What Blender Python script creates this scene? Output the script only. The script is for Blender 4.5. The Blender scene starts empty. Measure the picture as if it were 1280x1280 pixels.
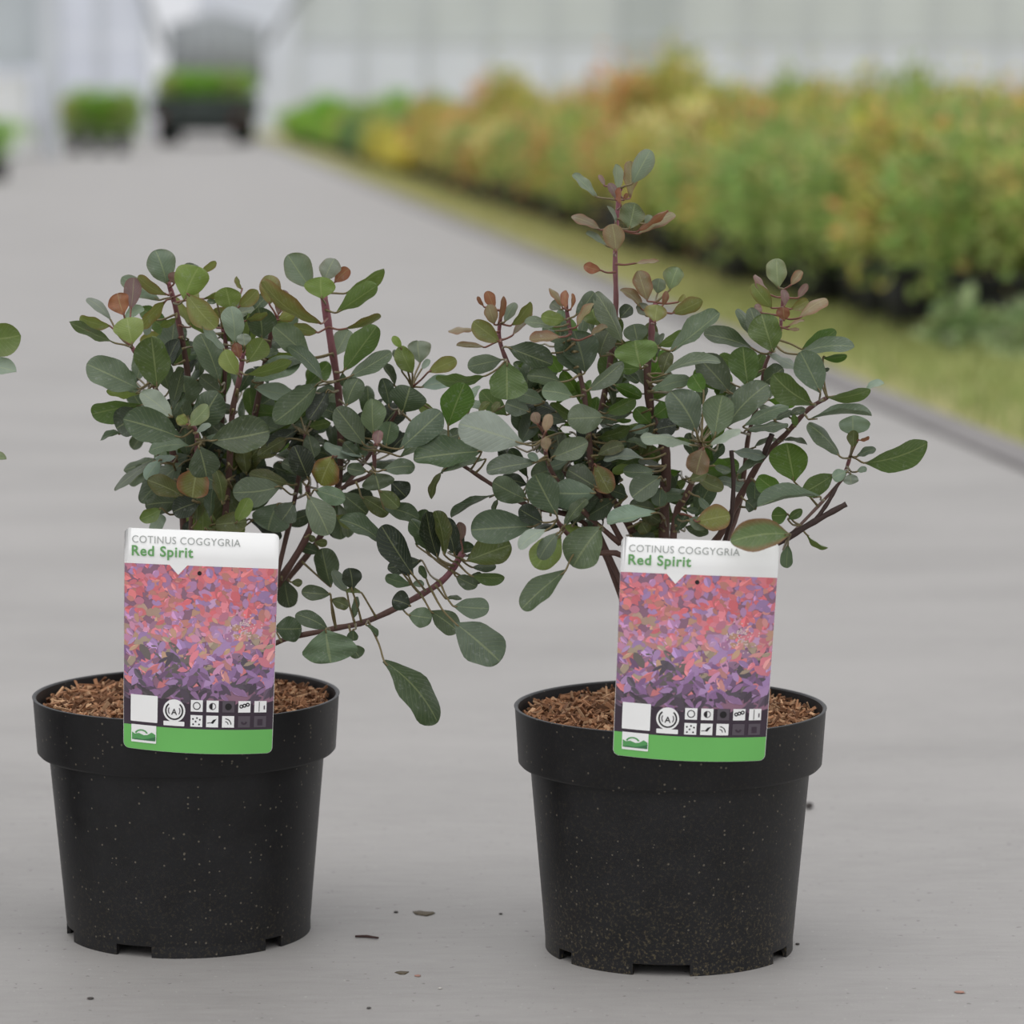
import bpy, math, random
from mathutils import Vector, Matrix
random.seed(7)
S = bpy.context.scene
col = S.collection
# ------------------------------------------------------------------ camera, sky, exposure
F = 4300.0                     # focal length in pixels (1280 frame)
CAM_H = 0.665
PITCH = math.atan(515.0 / F)   # horizon at y = 125
cd = bpy.data.cameras.new('camera'); cam = bpy.data.objects.new('camera', cd); col.objects.link(cam)
cd.sensor_width = 36.0; cd.lens = F / 1280 * 36.0
cam.location = (0, 0, CAM_H); cam.rotation_euler = (math.pi / 2 - PITCH, 0, 0)
cd.clip_start = 0.1; cd.clip_end = 300
cd.dof.use_dof = True; cd.dof.focus_distance = 2.66; cd.dof.aperture_fstop = 5.8
S.camera = cam
w = bpy.data.worlds.new('overcast_sky'); S.world = w; w.use_nodes = True
nt = w.node_tree; nt.nodes.clear()
tc = nt.nodes.new('ShaderNodeTexCoord'); sp = nt.nodes.new('ShaderNodeSeparateXYZ'); rp = nt.nodes.new('ShaderNodeValToRGB')
bg = nt.nodes.new('ShaderNodeBackground'); ow = nt.nodes.new('ShaderNodeOutputWorld')
nt.links.new(tc.outputs['Generated'], sp.inputs[0]); nt.links.new(sp.outputs['Z'], rp.inputs[0])
nt.links.new(rp.outputs[0], bg.inputs[0]); nt.links.new(bg.outputs[0], ow.inputs[0])
rp.color_ramp.elements[0].position = 0.0; rp.color_ramp.elements[0].color = (0.60, 0.61, 0.64, 1)
rp.color_ramp.elements[1].position = 0.9; rp.color_ramp.elements[1].color = (1.0, 1.0, 1.02, 1)
bg.inputs[1].default_value = 1.0
sd = bpy.data.lights.new('soft_sun', 'SUN'); sd.energy = 0.55; sd.angle = math.radians(70); sd.color = (1, 0.985, 0.96)
so = bpy.data.objects.new('soft_sun', sd); col.objects.link(so); so.rotation_euler = (math.radians(28), math.radians(-18), 0)
vs = S.view_settings; vs.view_transform = 'Standard'; vs.look = 'None'; vs.gamma = 1.0; vs.use_curve_mapping = False
vs.exposure = 0.27

# ------------------------------------------------------------------ helpers
CP, SP = math.cos(PITCH), math.sin(PITCH)
def at(x, y, Y):
    """world point on the plane world-Y = Y seen at photo pixel x, y"""
    a = (x - 640) / F; b = (640 - y) / F
    d = Vector((a, CP + b * SP, -SP + b * CP))
    return Vector((0, 0, CAM_H)) + d * (Y / d.y)
def s2l(c):
    return tuple(((v / 255) / 12.92 if v / 255 < 0.04045 else ((v / 255 + 0.055) / 1.055) ** 2.4) for v in c)
class MB:
    def __init__(s): s.v = []; s.f = []; s.c = []; s.uv = []
    def add(s, vs, fs, c=None, uv=None):
        o = len(s.v); s.v += [tuple(p) for p in vs]; s.f += [tuple(i + o for i in f) for f in fs]
        s.c += [c or (1, 1, 1, 0)] * len(vs); s.uv += uv or [(0.5, 1.0)] * len(vs)
    def box(s, c, size, rot=None, col_=None):
        M = rot or Matrix.Identity(3); c = Vector(c); x, y, z = [k / 2 for k in size]
        P = [c + M @ Vector((i * x, j * y, k * z)) for k in (-1, 1) for j in (-1, 1) for i in (-1, 1)]
        s.add(P, [(0, 2, 3, 1), (4, 5, 7, 6), (0, 1, 5, 4), (2, 6, 7, 3), (0, 4, 6, 2), (1, 3, 7, 5)], col_)
    def tube(s, pts, rads, n=8, col_=None):
        P = []; m = len(pts)
        for i, p in enumerate(pts):
            t = (pts[min(i + 1, m - 1)] - pts[max(i - 1, 0)]).normalized()
            a = t.cross(Vector((0, 1, 0.13)));
            if a.length < 1e-3: a = t.cross(Vector((1, 0, 0)))
            a.normalize(); b = t.cross(a)
            for k in range(n):
                an = 2 * math.pi * k / n; P.append(p + (a * math.cos(an) + b * math.sin(an)) * rads[i])
        fs = [(i * n + k, i * n + (k + 1) % n, (i + 1) * n + (k + 1) % n, (i + 1) * n + k) for i in range(m - 1) for k in range(n)]
        fs += [tuple(range(n))[::-1], tuple((m - 1) * n + k for k in range(n))]
        s.add(P, fs, col_)
    def lathe(s, prof, n=64, c=(0, 0, 0), close=False):
        P = []; c = Vector(c)
        for r, z in prof:
            for k in range(n):
                a = 2 * math.pi * k / n; P.append(c + Vector((r * math.cos(a), r * math.sin(a), z)))
        fs = [(i * n + k, i * n + (k + 1) % n, (i + 1) * n + (k + 1) % n, (i + 1) * n + k) for i in range(len(prof) - 1) for k in range(n)]
        s.add(P, fs)
    def build(s, name, mat, parent=None, smooth=True, mesh=None):
        me = bpy.data.meshes.new(name); me.from_pydata(s.v, [], s.f)
        ca = me.color_attributes.new('Col', 'FLOAT_COLOR', 'POINT')
        ca.data.foreach_set('color', [x for c in s.c for x in c])
        ul = me.uv_layers.new(name='leafuv'); loops = [0] * len(me.loops); me.loops.foreach_get('vertex_index', loops)
        ul.data.foreach_set('uv', [x for i in loops for x in s.uv[i]])
        me.materials.append(mat)
        if smooth: me.polygons.foreach_set('use_smooth', [True] * len(me.polygons))
        me.update(); o = bpy.data.objects.new(name, me); col.objects.link(o)
        if parent: o.parent = parent; o.matrix_parent_inverse = Matrix.Translation(parent.location).inverted() if parent.type == 'EMPTY' and parent.parent is None else Matrix.Identity(4)
        return o
def tag(o, label=None, cat=None, group=None, kind=None):
    for k, v in (('label', label), ('category', cat), ('group', group), ('kind', kind)):
        if v: o[k] = v
    return o
def empty(name, loc=(0, 0, 0)):
    o = bpy.data.objects.new(name, None); o.location = loc; o.empty_display_size = 0.1; col.objects.link(o); return o

class Mat:
    def __init__(s, name, rough=0.6, color=(0.5, 0.5, 0.5), spec=0.5):
        s.m = bpy.data.materials.new(name); s.m.use_nodes = True; s.t = s.m.node_tree; s.n = s.t.nodes
        s.b = s.n['Principled BSDF']; s.b.inputs['Roughness'].default_value = rough
        s.b.inputs['Base Color'].default_value = (*color, 1); s.b.inputs['Specular IOR Level'].default_value = spec
    def node(s, t, **k):
        n = s.n.new(t)
        for a, b in k.items():
            if hasattr(n, a): setattr(n, a, b)
            else: n.inputs[a.replace('_', ' ')].default_value = b
        return n
    def link(s, a, b): s.t.links.new(a, b)
    def coord(s, scale=(1, 1, 1), rot=(0, 0, 0)):
        c = s.node('ShaderNodeTexCoord'); m = s.node('ShaderNodeMapping'); m.inputs['Scale'].default_value = scale; m.inputs['Rotation'].default_value = rot
        s.link(c.outputs['Object'], m.inputs[0]); return m.outputs[0]
    def noise(s, vec, scale, detail=4, rough=0.55):
        n = s.node('ShaderNodeTexNoise'); n.inputs['Scale'].default_value = scale; n.inputs['Detail'].default_value = detail; n.inputs['Roughness'].default_value = rough
        if vec is not None: s.link(vec, n.inputs['Vector'])
        return n.outputs['Fac']
    def ramp(s, fac, stops):
        r = s.node('ShaderNodeValToRGB'); e = r.color_ramp.elements
        while len(e) < len(stops): e.new(0.5)
        for i, (p, c) in enumerate(stops): e[i].position = p; e[i].color = (*c, 1) if len(c) == 3 else c
        s.link(fac, r.inputs[0]); return r.outputs[0]
    def mix(s, fac, a, b, mode='MIX'):
        n = s.node('ShaderNodeMixRGB'); n.blend_type = mode
        for i, v in enumerate((fac, a, b)):
            if isinstance(v, (int, float)): n.inputs[i].default_value = v
            elif isinstance(v, tuple): n.inputs[i].default_value = (*v, 1)
            else: s.link(v, n.inputs[i])
        return n.outputs[0]
    def math(s, op, a, b=0.0, clamp=False):
        n = s.node('ShaderNodeMath'); n.operation = op; n.use_clamp = clamp
        for i, v in enumerate((a, b)):
            if isinstance(v, (int, float)): n.inputs[i].default_value = v
            else: s.link(v, n.inputs[i])
        return n.outputs[0]
    def bump(s, h, strength=0.3, dist=0.001):
        n = s.node('ShaderNodeBump'); n.inputs['Strength'].default_value = strength; n.inputs['Distance'].default_value = dist
        s.link(h, n.inputs['Height']); s.link(n.outputs[0], s.b.inputs['Normal'])
    def base(s, c): s.link(c, s.b.inputs['Base Color'])

def plain(name, rgb, rough=0.6, spec=0.5, var=0.12, scale=30):
    m = Mat(name, rough, s2l(rgb), spec); c = s2l(rgb)
    f = m.noise(m.coord(), scale)
    m.base(m.ramp(f, [(0.3, tuple(v * (1 - var) for v in c)), (0.7, tuple(v * (1 + var) for v in c))])); return m.m
def vcol(name, rough=0.6, spec=0.3, transl=0.0):
    m = Mat(name, rough, spec=spec); a = m.node('ShaderNodeAttribute'); a.attribute_name = 'Col'; m.base(a.outputs['Color'])
    if transl:
        t = m.node('ShaderNodeBsdfTranslucent'); m.link(a.outputs['Color'], t.inputs[0])
        x = m.node('ShaderNodeMixShader'); x.inputs[0].default_value = transl
        m.link(m.b.outputs[0], x.inputs[1]); m.link(t.outputs[0], x.inputs[2]); m.link(x.outputs[0], m.n['Material Output'].inputs[0])
    return m.m
def leaf_material():
    m = Mat('cotinus_leaf', 0.42, spec=0.5)
    a = m.node('ShaderNodeAttribute'); a.attribute_name = 'Col'
    u = m.node('ShaderNodeUVMap'); u.uv_map = 'leafuv'; sx = m.node('ShaderNodeSeparateXYZ'); m.link(u.outputs[0], sx.inputs[0])
    U = sx.outputs[0]; V = m.math('ABSOLUTE', m.math('SUBTRACT', sx.outputs[1], 1.0))
    mid = m.math('LESS_THAN', V, 0.05)
    ph = m.math('SUBTRACT', U, m.math('MULTIPLY', V, 0.30))
    sv = m.math('POWER', m.math('ABSOLUTE', m.math('COSINE', m.math('MULTIPLY', ph, 34.0))), 22.0)
    vein = m.math('MAXIMUM', m.math('MULTIPLY', mid, 0.55), m.math('MULTIPLY', sv, 0.16))
    co = m.coord()
    n1 = m.noise(co, 120, 3); n2 = m.noise(co, 500, 3)
    c0 = m.mix(m.math('MULTIPLY', m.math('SUBTRACT', n1, 0.35, True), 0.9, True), m.mix(1.0, a.outputs['Color'], (0.80, 0.82, 0.78), 'MULTIPLY'), m.mix(1.0, a.outputs['Color'], (1.2, 1.22, 1.2), 'MULTIPLY'))
    # pale watermarks on the upper face
    stain = m.math('MULTIPLY', m.ramp(m.noise(co, 260, 5, 0.7), [(0.56, (0, 0, 0)), (0.70, (1, 1, 1))]), 0.26)
    c1 = m.mix(stain, c0, (0.36, 0.38, 0.36))
    c2 = m.mix(vein, c1, m.mix(0.5, a.outputs['Color'], (0.40, 0.44, 0.20)))
    edge = m.math('MULTIPLY', m.ramp(V, [(0.55, (0, 0, 0)), (1.0, (1, 1, 1))]), a.outputs['Alpha'])
    c3 = m.mix(edge, c2, (0.22, 0.065, 0.03)); m.base(c3)
    m.link(m.math('ADD', 0.27, m.math('MULTIPLY', n2, 0.22)), m.b.inputs['Roughness'])
    m.bump(m.math('SUBTRACT', m.math('MULTIPLY', n1, 0.4), m.math('ADD', m.math('MULTIPLY', sv, 0.5), mid)), 0.35, 0.0008)
    t = m.node('ShaderNodeBsdfTranslucent'); m.link(m.mix(1.0, c3, (1.0, 1.1, 0.7), 'MULTIPLY'), t.inputs[0])
    x = m.node('ShaderNodeMixShader'); x.inputs[0].default_value = 0.22
    m.link(m.b.outputs[0], x.inputs[1]); m.link(t.outputs[0], x.inputs[2]); m.link(x.outputs[0], m.n['Material Output'].inputs[0])
    return m.m
LEAF = leaf_material()

# concrete
def concrete(name, base, tone=1.0):
    m = Mat(name, 0.62, spec=0.35); co = m.coord(); c = s2l(base)
    n1 = m.noise(m.coord((1.0, 2.2, 1)), 1.6, 6, 0.6); n2 = m.noise(m.coord((0.35, 1.6, 1)), 60, 4, 0.7); n3 = m.noise(co, 900, 3, 0.7)
    f = m.math('ADD', m.math('MULTIPLY', n1, 0.42), m.math('ADD', m.math('MULTIPLY', n2, 0.24), m.math('MULTIPLY', n3, 0.34)))
    k = m.ramp(f, [(0.36, tuple(v * 0.80 for v in c)), (0.5, c), (0.64, tuple(v * 1.14 for v in c))])
    sp_ = m.ramp(m.noise(co, 140, 2, 0.5), [(0.27, (1, 1, 1)), (0.31, (0, 0, 0))])
    k = m.mix(m.math('MULTIPLY', sp_, 0.55), k, s2l((70, 66, 62)))
    wh = m.ramp(m.noise(m.coord((1, 1, 1), (0, 0, 1)), 210, 2, 0.5), [(0.70, (0, 0, 0)), (0.75, (1, 1, 1))])
    k = m.mix(m.math('MULTIPLY', wh, 0.4), k, s2l((205, 203, 200)))
    m.base(k); m.bump(m.math('ADD', n2, m.math('MULTIPLY', n3, 0.6)), 0.25, 0.002); return m.m

DX = Vector((-0.0995, 0.995, 0)); NX = Vector((0.995, 0.0995, 0))
def road(s, t, z=0.0):   # s along road at edge line, t to the right of the edge
    return Vector((0.93, 6.24, 0)) + DX * s + NX * t + Vector((0, 0, z))

# ------------------------------------------------------------------ setting
mb = MB()
P = [(-8, 0.6, 0), (road(-6, 0).x, 0.6, 0)] ; P = [Vector((-9, -0.5, 0)), road(-6.8, 0), road(80, 0), Vector((-20, 88, 0))]
mb.add(P, [(0, 1, 2, 3)]); g = mb.build('floor', concrete('concrete_road', (155, 152, 149)), None, False); tag(g, 'grey concrete service road running back between the plant beds', kind='structure')
mb = MB(); mb.box((0, 0, 0), (0.09, 90, 0.024)); mb.v = [tuple(road(p[1] + 38, p[0] + 0.03, p[2] )) for p in mb.v]
k = mb.build('trim_1', concrete('kerb_dark', (126, 122, 121)), None, False); tag(k, 'darker worn concrete edge between the road and the grass', kind='structure')
# soil under the bed and verge
mb = MB(); mb.add([road(-6.8, 0.07, 0.004), road(-6.8, 12, 0.004), road(80, 25, 0.004), road(80, 0.07, 0.004)], [(0, 1, 2, 3)])
gm = Mat('verge_turf', 0.9, spec=0.2); co = gm.coord()
gm.base(gm.ramp(gm.noise(co, 6, 6, 0.7), [(0.3, s2l((138, 142, 88))), (0.5, s2l((166, 162, 108))), (0.7, s2l((176, 168, 124)))]))
gm.bump(gm.noise(co, 80), 0.8, 0.02)
tag(mb.build('lawn', gm.m, None, False), 'yellowish green turf ground between road and bed', kind='structure')
GR = vcol('grass_blade', 0.6, 0.2, 0.3)
mb = MB()
for i in range(26000):
    s = random.uniform(-2.5, 5.5) if i % 2 else 4 + 24 * random.random() ** 1.5
    t = random.uniform(0.10, 0.82) + (random.random() ** 3) * 0.5
    p = road(s, t); h = random.uniform(0.012, 0.045) * (1.35 if s < 4 else 1); a = random.uniform(0, 6.28); wd = random.uniform(0.002, 0.005)
    d = Vector((math.cos(a), math.sin(a), 0)); e = Vector((-d.y, d.x, 0)) * wd
    q = p + d * h * random.uniform(0.1, 0.9) + Vector((0, 0, h))
    gq = random.random(); yl = min(1, max(0, (s + 1) / 9)) * 0.6 + 0.4 * random.random()
    c = [a_ * (1 - yl) + b_ * yl for a_, b_ in zip((138, 158, 94), (196, 190, 128))]; kk = random.uniform(.88, 1.1); c = s2l([v * kk for v in c])
    mb.add([p - e, p + e, (p + q) / 2 + e * 0.8 + Vector((0, 0, h * .15)), q, (p + q) / 2 - e * 0.8 + Vector((0, 0, h * .15))], [(0, 1, 2, 4), (4, 2, 3)], (*c, 0))
o = mb.build('grass', GR, None, False); tag(o, 'short patchy grass verge along the right side of the road', 'grass', kind='stuff')

# ------------------------------------------------------------------ leaves and branches of the shrubs
CODES = {  # leaf colour (dark d and b have shade mixed in), red margin, shows underside
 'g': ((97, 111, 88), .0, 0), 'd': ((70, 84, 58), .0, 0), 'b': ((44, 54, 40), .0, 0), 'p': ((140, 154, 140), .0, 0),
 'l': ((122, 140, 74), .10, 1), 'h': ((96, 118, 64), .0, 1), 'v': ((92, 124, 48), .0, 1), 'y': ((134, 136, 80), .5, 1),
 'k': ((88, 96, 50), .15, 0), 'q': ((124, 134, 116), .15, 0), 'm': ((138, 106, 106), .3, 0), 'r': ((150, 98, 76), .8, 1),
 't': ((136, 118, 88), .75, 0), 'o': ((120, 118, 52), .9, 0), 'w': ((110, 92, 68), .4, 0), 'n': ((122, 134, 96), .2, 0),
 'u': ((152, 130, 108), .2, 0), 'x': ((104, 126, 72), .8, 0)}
TILE = {'A': (80, 300, 6.4), 'B': (240, 300, 6.4), 'C': (400, 320, 6.4), 'D': (100, 470, 6.4), 'E': (260, 470, 6.4), 'F': (420, 480, 6.4),
 'G': (340, 640, 6.4), 'H': (460, 620, 6.4), 'I': (700, 180, 8.0), 'J': (540, 340, 6.4), 'K': (700, 320, 6.4), 'M': (860, 310, 6.4),
 'N': (560, 500, 6.4), 'O': (720, 480, 6.4), 'P': (860, 460, 6.4), 'Q': (980, 460, 6.4), 'Z': (0, 0, 1.0)}
US = [0, .06, .13, .22, .32, .42, .52, .61, .69, .77, .84, .90, .945, .975, .993, 1]
WS = [.05, .17, .34, .56, .76, .89, .97, 1, .985, .93, .83, .69, .53, .37, .20, .02]
VS = [-1, -.7, -.35, 0, .35, .7, 1]
def add_leaf(mb, B, T, width, code, rnd):
    rgb, red, under = CODES[code]
    L = T - B; ln = L.length; mid = (B + T) / 2
    v = (Vector((0, 0, CAM_H)) - mid).normalized()
    S0 = L.cross(v).normalized(); N0 = S0.cross(L).normalized()
    if N0.dot(v) < 0: N0 = -N0; S0 = -S0
    width *= 1.05; W = max(width, 0.54 * ln); ca = min(1, max(0.10, width / W)); ca = min(ca, 0.97); sa = math.sqrt(1 - ca * ca)
    best = None
    for sg in (-1, 1):
        Nn = N0 * ca + S0 * sa * sg
        key = Nn.z if not under else -Nn.z
        if best is None or key > best[0]: best = (key, Nn, S0 * ca - N0 * sa * sg)
    N, Sd = best[1], best[2]
    arch = rnd.uniform(-0.03, 0.12) * ln; fold = rnd.uniform(-0.16, 0.26) * W; rip = rnd.uniform(0.01, 0.06) * W; ell = rnd.uniform(-.10, .16); crk = rnd.uniform(0, .08); ph = rnd.uniform(0, 6.3)
    bend = rnd.uniform(-0.04, 0.04) * ln; wf = rnd.uniform(0.88, 1.1)
    P = []; uv = []
    hump = rnd.uniform(-.07, .07)
    for u, f in zip(US, WS):
        uu = u; c = B + L * u + N * (arch * 4 * u * (1 - u)) + Sd * bend * 4 * u * (1 - u)
        for vv in VS:
            ff = f * (1 + hump * math.sin(3.1 * u + vv)) * (1 + ell * (0.55 - u) * 1.6) * (1 + crk * math.sin(u * 11 + ph + 2 * vv) * (.3 + u))
            P.append(c + Sd * (vv * ff * W / 2) + N * (fold * vv * vv * f + rip * math.sin(u * 14 + ph + vv * 2) * abs(vv)))
            uv.append((u, 1 + vv))
    n = len(VS)
    fs = [(i * n + k, i * n + k + 1, (i + 1) * n + k + 1, (i + 1) * n + k) for i in range(len(US) - 1) for k in range(n - 1)]
    j = rnd.uniform(0.88, 1.12); c = s2l([min(255, q * j * rnd.uniform(.97, 1.03)) for q in rgb])
    mb.add(P, fs, (*c, red * rnd.uniform(.5, 1)), uv)
def spline(P, R, k=5):
    out = []; ro = []
    for i in range(len(P) - 1):
        p0, p1, p2, p3 = P[max(i - 1, 0)], P[i], P[i + 1], P[min(i + 2, len(P) - 1)]
        for j in range(k):
            t = j / k; t2 = t * t; t3 = t2 * t
            out.append(0.5 * ((2 * p1) + (p2 - p0) * t + (2 * p0 - 5 * p1 + 4 * p2 - p3) * t2 + (3 * p1 - p0 - 3 * p2 + p3) * t3)); ro.append(R[i] * (1 - t) + R[i + 1] * t)
    out.append(P[-1]); ro.append(R[-1]); return out, ro
def stem_material():
    m = Mat('stem_bark', 0.6, spec=0.3); a = m.node('ShaderNodeAttribute'); a.attribute_name = 'Col'
    f = m.noise(m.coord((1, 1, 0.4)), 350, 4); m.base(m.mix(m.math('MULTIPLY', f, 0.7), a.outputs['Color'], m.mix(1.0, a.outputs['Color'], (0.45, 0.45, 0.45), 'MULTIPLY')))
    m.bump(f, 0.4, 0.001); return m.m
STEM = stem_material()
BARK = (108, 82, 74); YOUNG = (158, 104, 112); TWIG = (72, 56, 52)
def px2m(Y): return Y * 1.012 / F

def build_shrub(root, Y0, branches, leaves, fill, seed, clip=None):
    """branches: (list of (x, y, z cm), radius start px, radius end px, young 0..1); z cm is distance in front of the pot's centre plane"""
    rnd = random.Random(seed); sc = px2m(Y0); B = []
    for br in branches:
        pts, r0, r1, yg = br
        n = len(pts); P = [at(x, y, Y0 - (z - (3.2 * (1 - i / (n - 1)) ** .6 if yg < 2 and i else 0)) / 100) for i, (x, y, z) in enumerate(pts)]
        R = [(r0 + (r1 - r0) * i / (n - 1)) * sc for i in range(n)]
        Q, QR = spline(P, R); mbb = MB(); c0 = BARK if yg < 2 else TWIG
        m = len(Q)
        # colour along the stem: bark low, purplish red shoot high
        mbb.tube(Q, [r * (1 + .10 * math.sin(i * 1.9)) for i, r in enumerate(QR)], 8)
        cs = []
        for i in range(m):
            t = min(1, max(0, (i / m - 0.55) / 0.3)) * min(yg, 1) if yg < 2 else 0
            cs += [(*s2l([a * (1 - t) + b * t for a, b in zip(c0, YOUNG)]), 0)] * 8
        mbb.c = cs
        scr = [(pts[i][0] + (pts[i + 1][0] - pts[i][0]) * k / 6, pts[i][1] + (pts[i + 1][1] - pts[i][1]) * k / 6, pts[i][2] + (pts[i + 1][2] - pts[i][2]) * k / 6) for i in range(n - 1) for k in range(7)]
        B.append([mbb, MB(), scr, yg])
    def nearest(x, y):
        best = (1e9,)
        for bi, b in enumerate(B):
            if b[3] >= 2: continue
            for i, (sx, sy, sz) in enumerate(b[2]):
                # petioles leave the shoot below or beside the blade: nodes nearer the shoot's tip are preferred
                d = math.hypot(sx - x, sy - y) + (1 - i / len(b[2])) * 8
                if d < best[0]: best = (d, bi, sx, sy, sz)
        return best
    def put(bx, by, tx, ty, wpx, code, dz, absz=None):
        d, bi, sx, sy, sz = nearest(bx, by)
        z = (sz * 0.9 + .4 + dz * 1.5 + rnd.uniform(-.4, .4)) if absz is None else absz
        lpx = math.hypot(tx - bx, ty - by); slope = rnd.uniform(-.15, .3) if dz >= 0 else rnd.uniform(-.3, .1)
        zt = z + lpx * sc * 100 * slope
        Bp = at(bx, by, Y0 - z / 100); Tp = at(tx, ty, Y0 - zt / 100)
        mbf = B[bi][1]
        add_leaf(mbf, Bp, Tp, wpx * sc, code, rnd)
        N0 = at(sx, sy, Y0 - sz / 100); dist = (N0 - Bp).length
        if dist > 0.002:
            midp = (N0 + Bp) / 2 + Vector((rnd.uniform(-.06, .06), 0, rnd.uniform(-.1, .04))) * dist
            pq, pr = spline([N0, midp, Bp, Bp + (Tp - Bp) * .12], [0.0011, 0.0008, 0.0008, .0005], 3)
            pc = (136, 120, 84) if code in 'gdbphlvkqnx' else (146, 96, 82)
            mbf.add([], []); o = len(mbf.v); mbf.tube(pq, pr, 5, (*s2l(pc), 0)); mbf.uv[o:] = [(0.5, 1.5)] * (len(mbf.v) - o)
    for line in leaves.strip().splitlines():
        q = line.split()
        if len(q) < 7: continue
        ox, oy, s = TILE[q[0]]; v = [float(k) for k in q[1:6]]
        put(ox + v[0] / s, oy + v[1] / s, ox + v[2] / s, oy + v[3] / s, v[4] / s, q[6], float(q[7]) if len(q) > 7 else 0, float(q[8]) if len(q) > 8 else None)
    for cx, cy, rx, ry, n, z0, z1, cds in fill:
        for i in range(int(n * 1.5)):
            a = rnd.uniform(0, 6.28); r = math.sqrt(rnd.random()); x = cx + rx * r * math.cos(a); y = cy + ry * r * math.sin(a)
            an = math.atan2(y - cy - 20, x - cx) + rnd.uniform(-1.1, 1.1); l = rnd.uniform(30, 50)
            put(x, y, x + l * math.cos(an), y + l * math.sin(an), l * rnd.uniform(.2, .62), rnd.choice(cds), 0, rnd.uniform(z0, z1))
    for mbb, mbf, scr, yg in B:
        o = mbb.build('branch', STEM, root)
        if yg >= 2: o['label'] = 'dark pruned branch stub'
        if mbf.v: mbf.build('foliage', LEAF, o)

# ------------------------------------------------------------------ nursery pot
def pot_material(dirt, seed):
    m = Mat('black_pot_plastic', 0.42, s2l((30, 30, 32)), 0.4); co = m.coord()
    n1 = m.noise(co, 25, 5, .7); n0 = m.ramp(n1, [(0.35, s2l((17, 17, 19))), (0.7, s2l((29, 29, 31)))])
    vo = m.node('ShaderNodeTexVoronoi'); vo.inputs['Scale'].default_value = 260; m.link(co, vo.inputs['Vector'])
    sx = m.node('ShaderNodeSeparateXYZ'); m.link(vo.outputs['Color'], sx.inputs[0])
    speck = m.math('MULTIPLY', m.math('LESS_THAN', vo.outputs['Distance'], 0.22), m.math('GREATER_THAN', m.math('ADD', sx.outputs[0], m.math('MULTIPLY', m.noise(co, 14, 3, .6), .25)), 0.98))
    sc = m.node('ShaderNodeTexCoord'); sz = m.node('ShaderNodeSeparateXYZ'); m.link(sc.outputs['Object'], sz.inputs[0])
    low = m.ramp(sz.outputs[2], [(0.0, (1, 1, 1)), (0.07, (0.25, 0.25, 0.25)), (0.15, (0.12, .12, .12))])
    c = m.mix(m.math('MULTIPLY', speck, 0.6), n0, s2l((120, 112, 98)))
    grit = m.ramp(m.noise(co, 420, 4, .75), [(0.52, (0, 0, 0)), (0.66, (1, 1, 1))])
    c = m.mix(m.math('MULTIPLY', m.math('MULTIPLY', grit, low), dirt, True), c, s2l((98, 88, 66)))
    m.base(c); m.link(m.math('ADD', .34, m.math('MULTIPLY', n1, .25)), m.b.inputs['Roughness']); m.bump(m.noise(co, 600, 3), 0.06, 0.001); return m.m
MULCH = vcol('mulch_chip', 0.8, 0.2)
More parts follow.
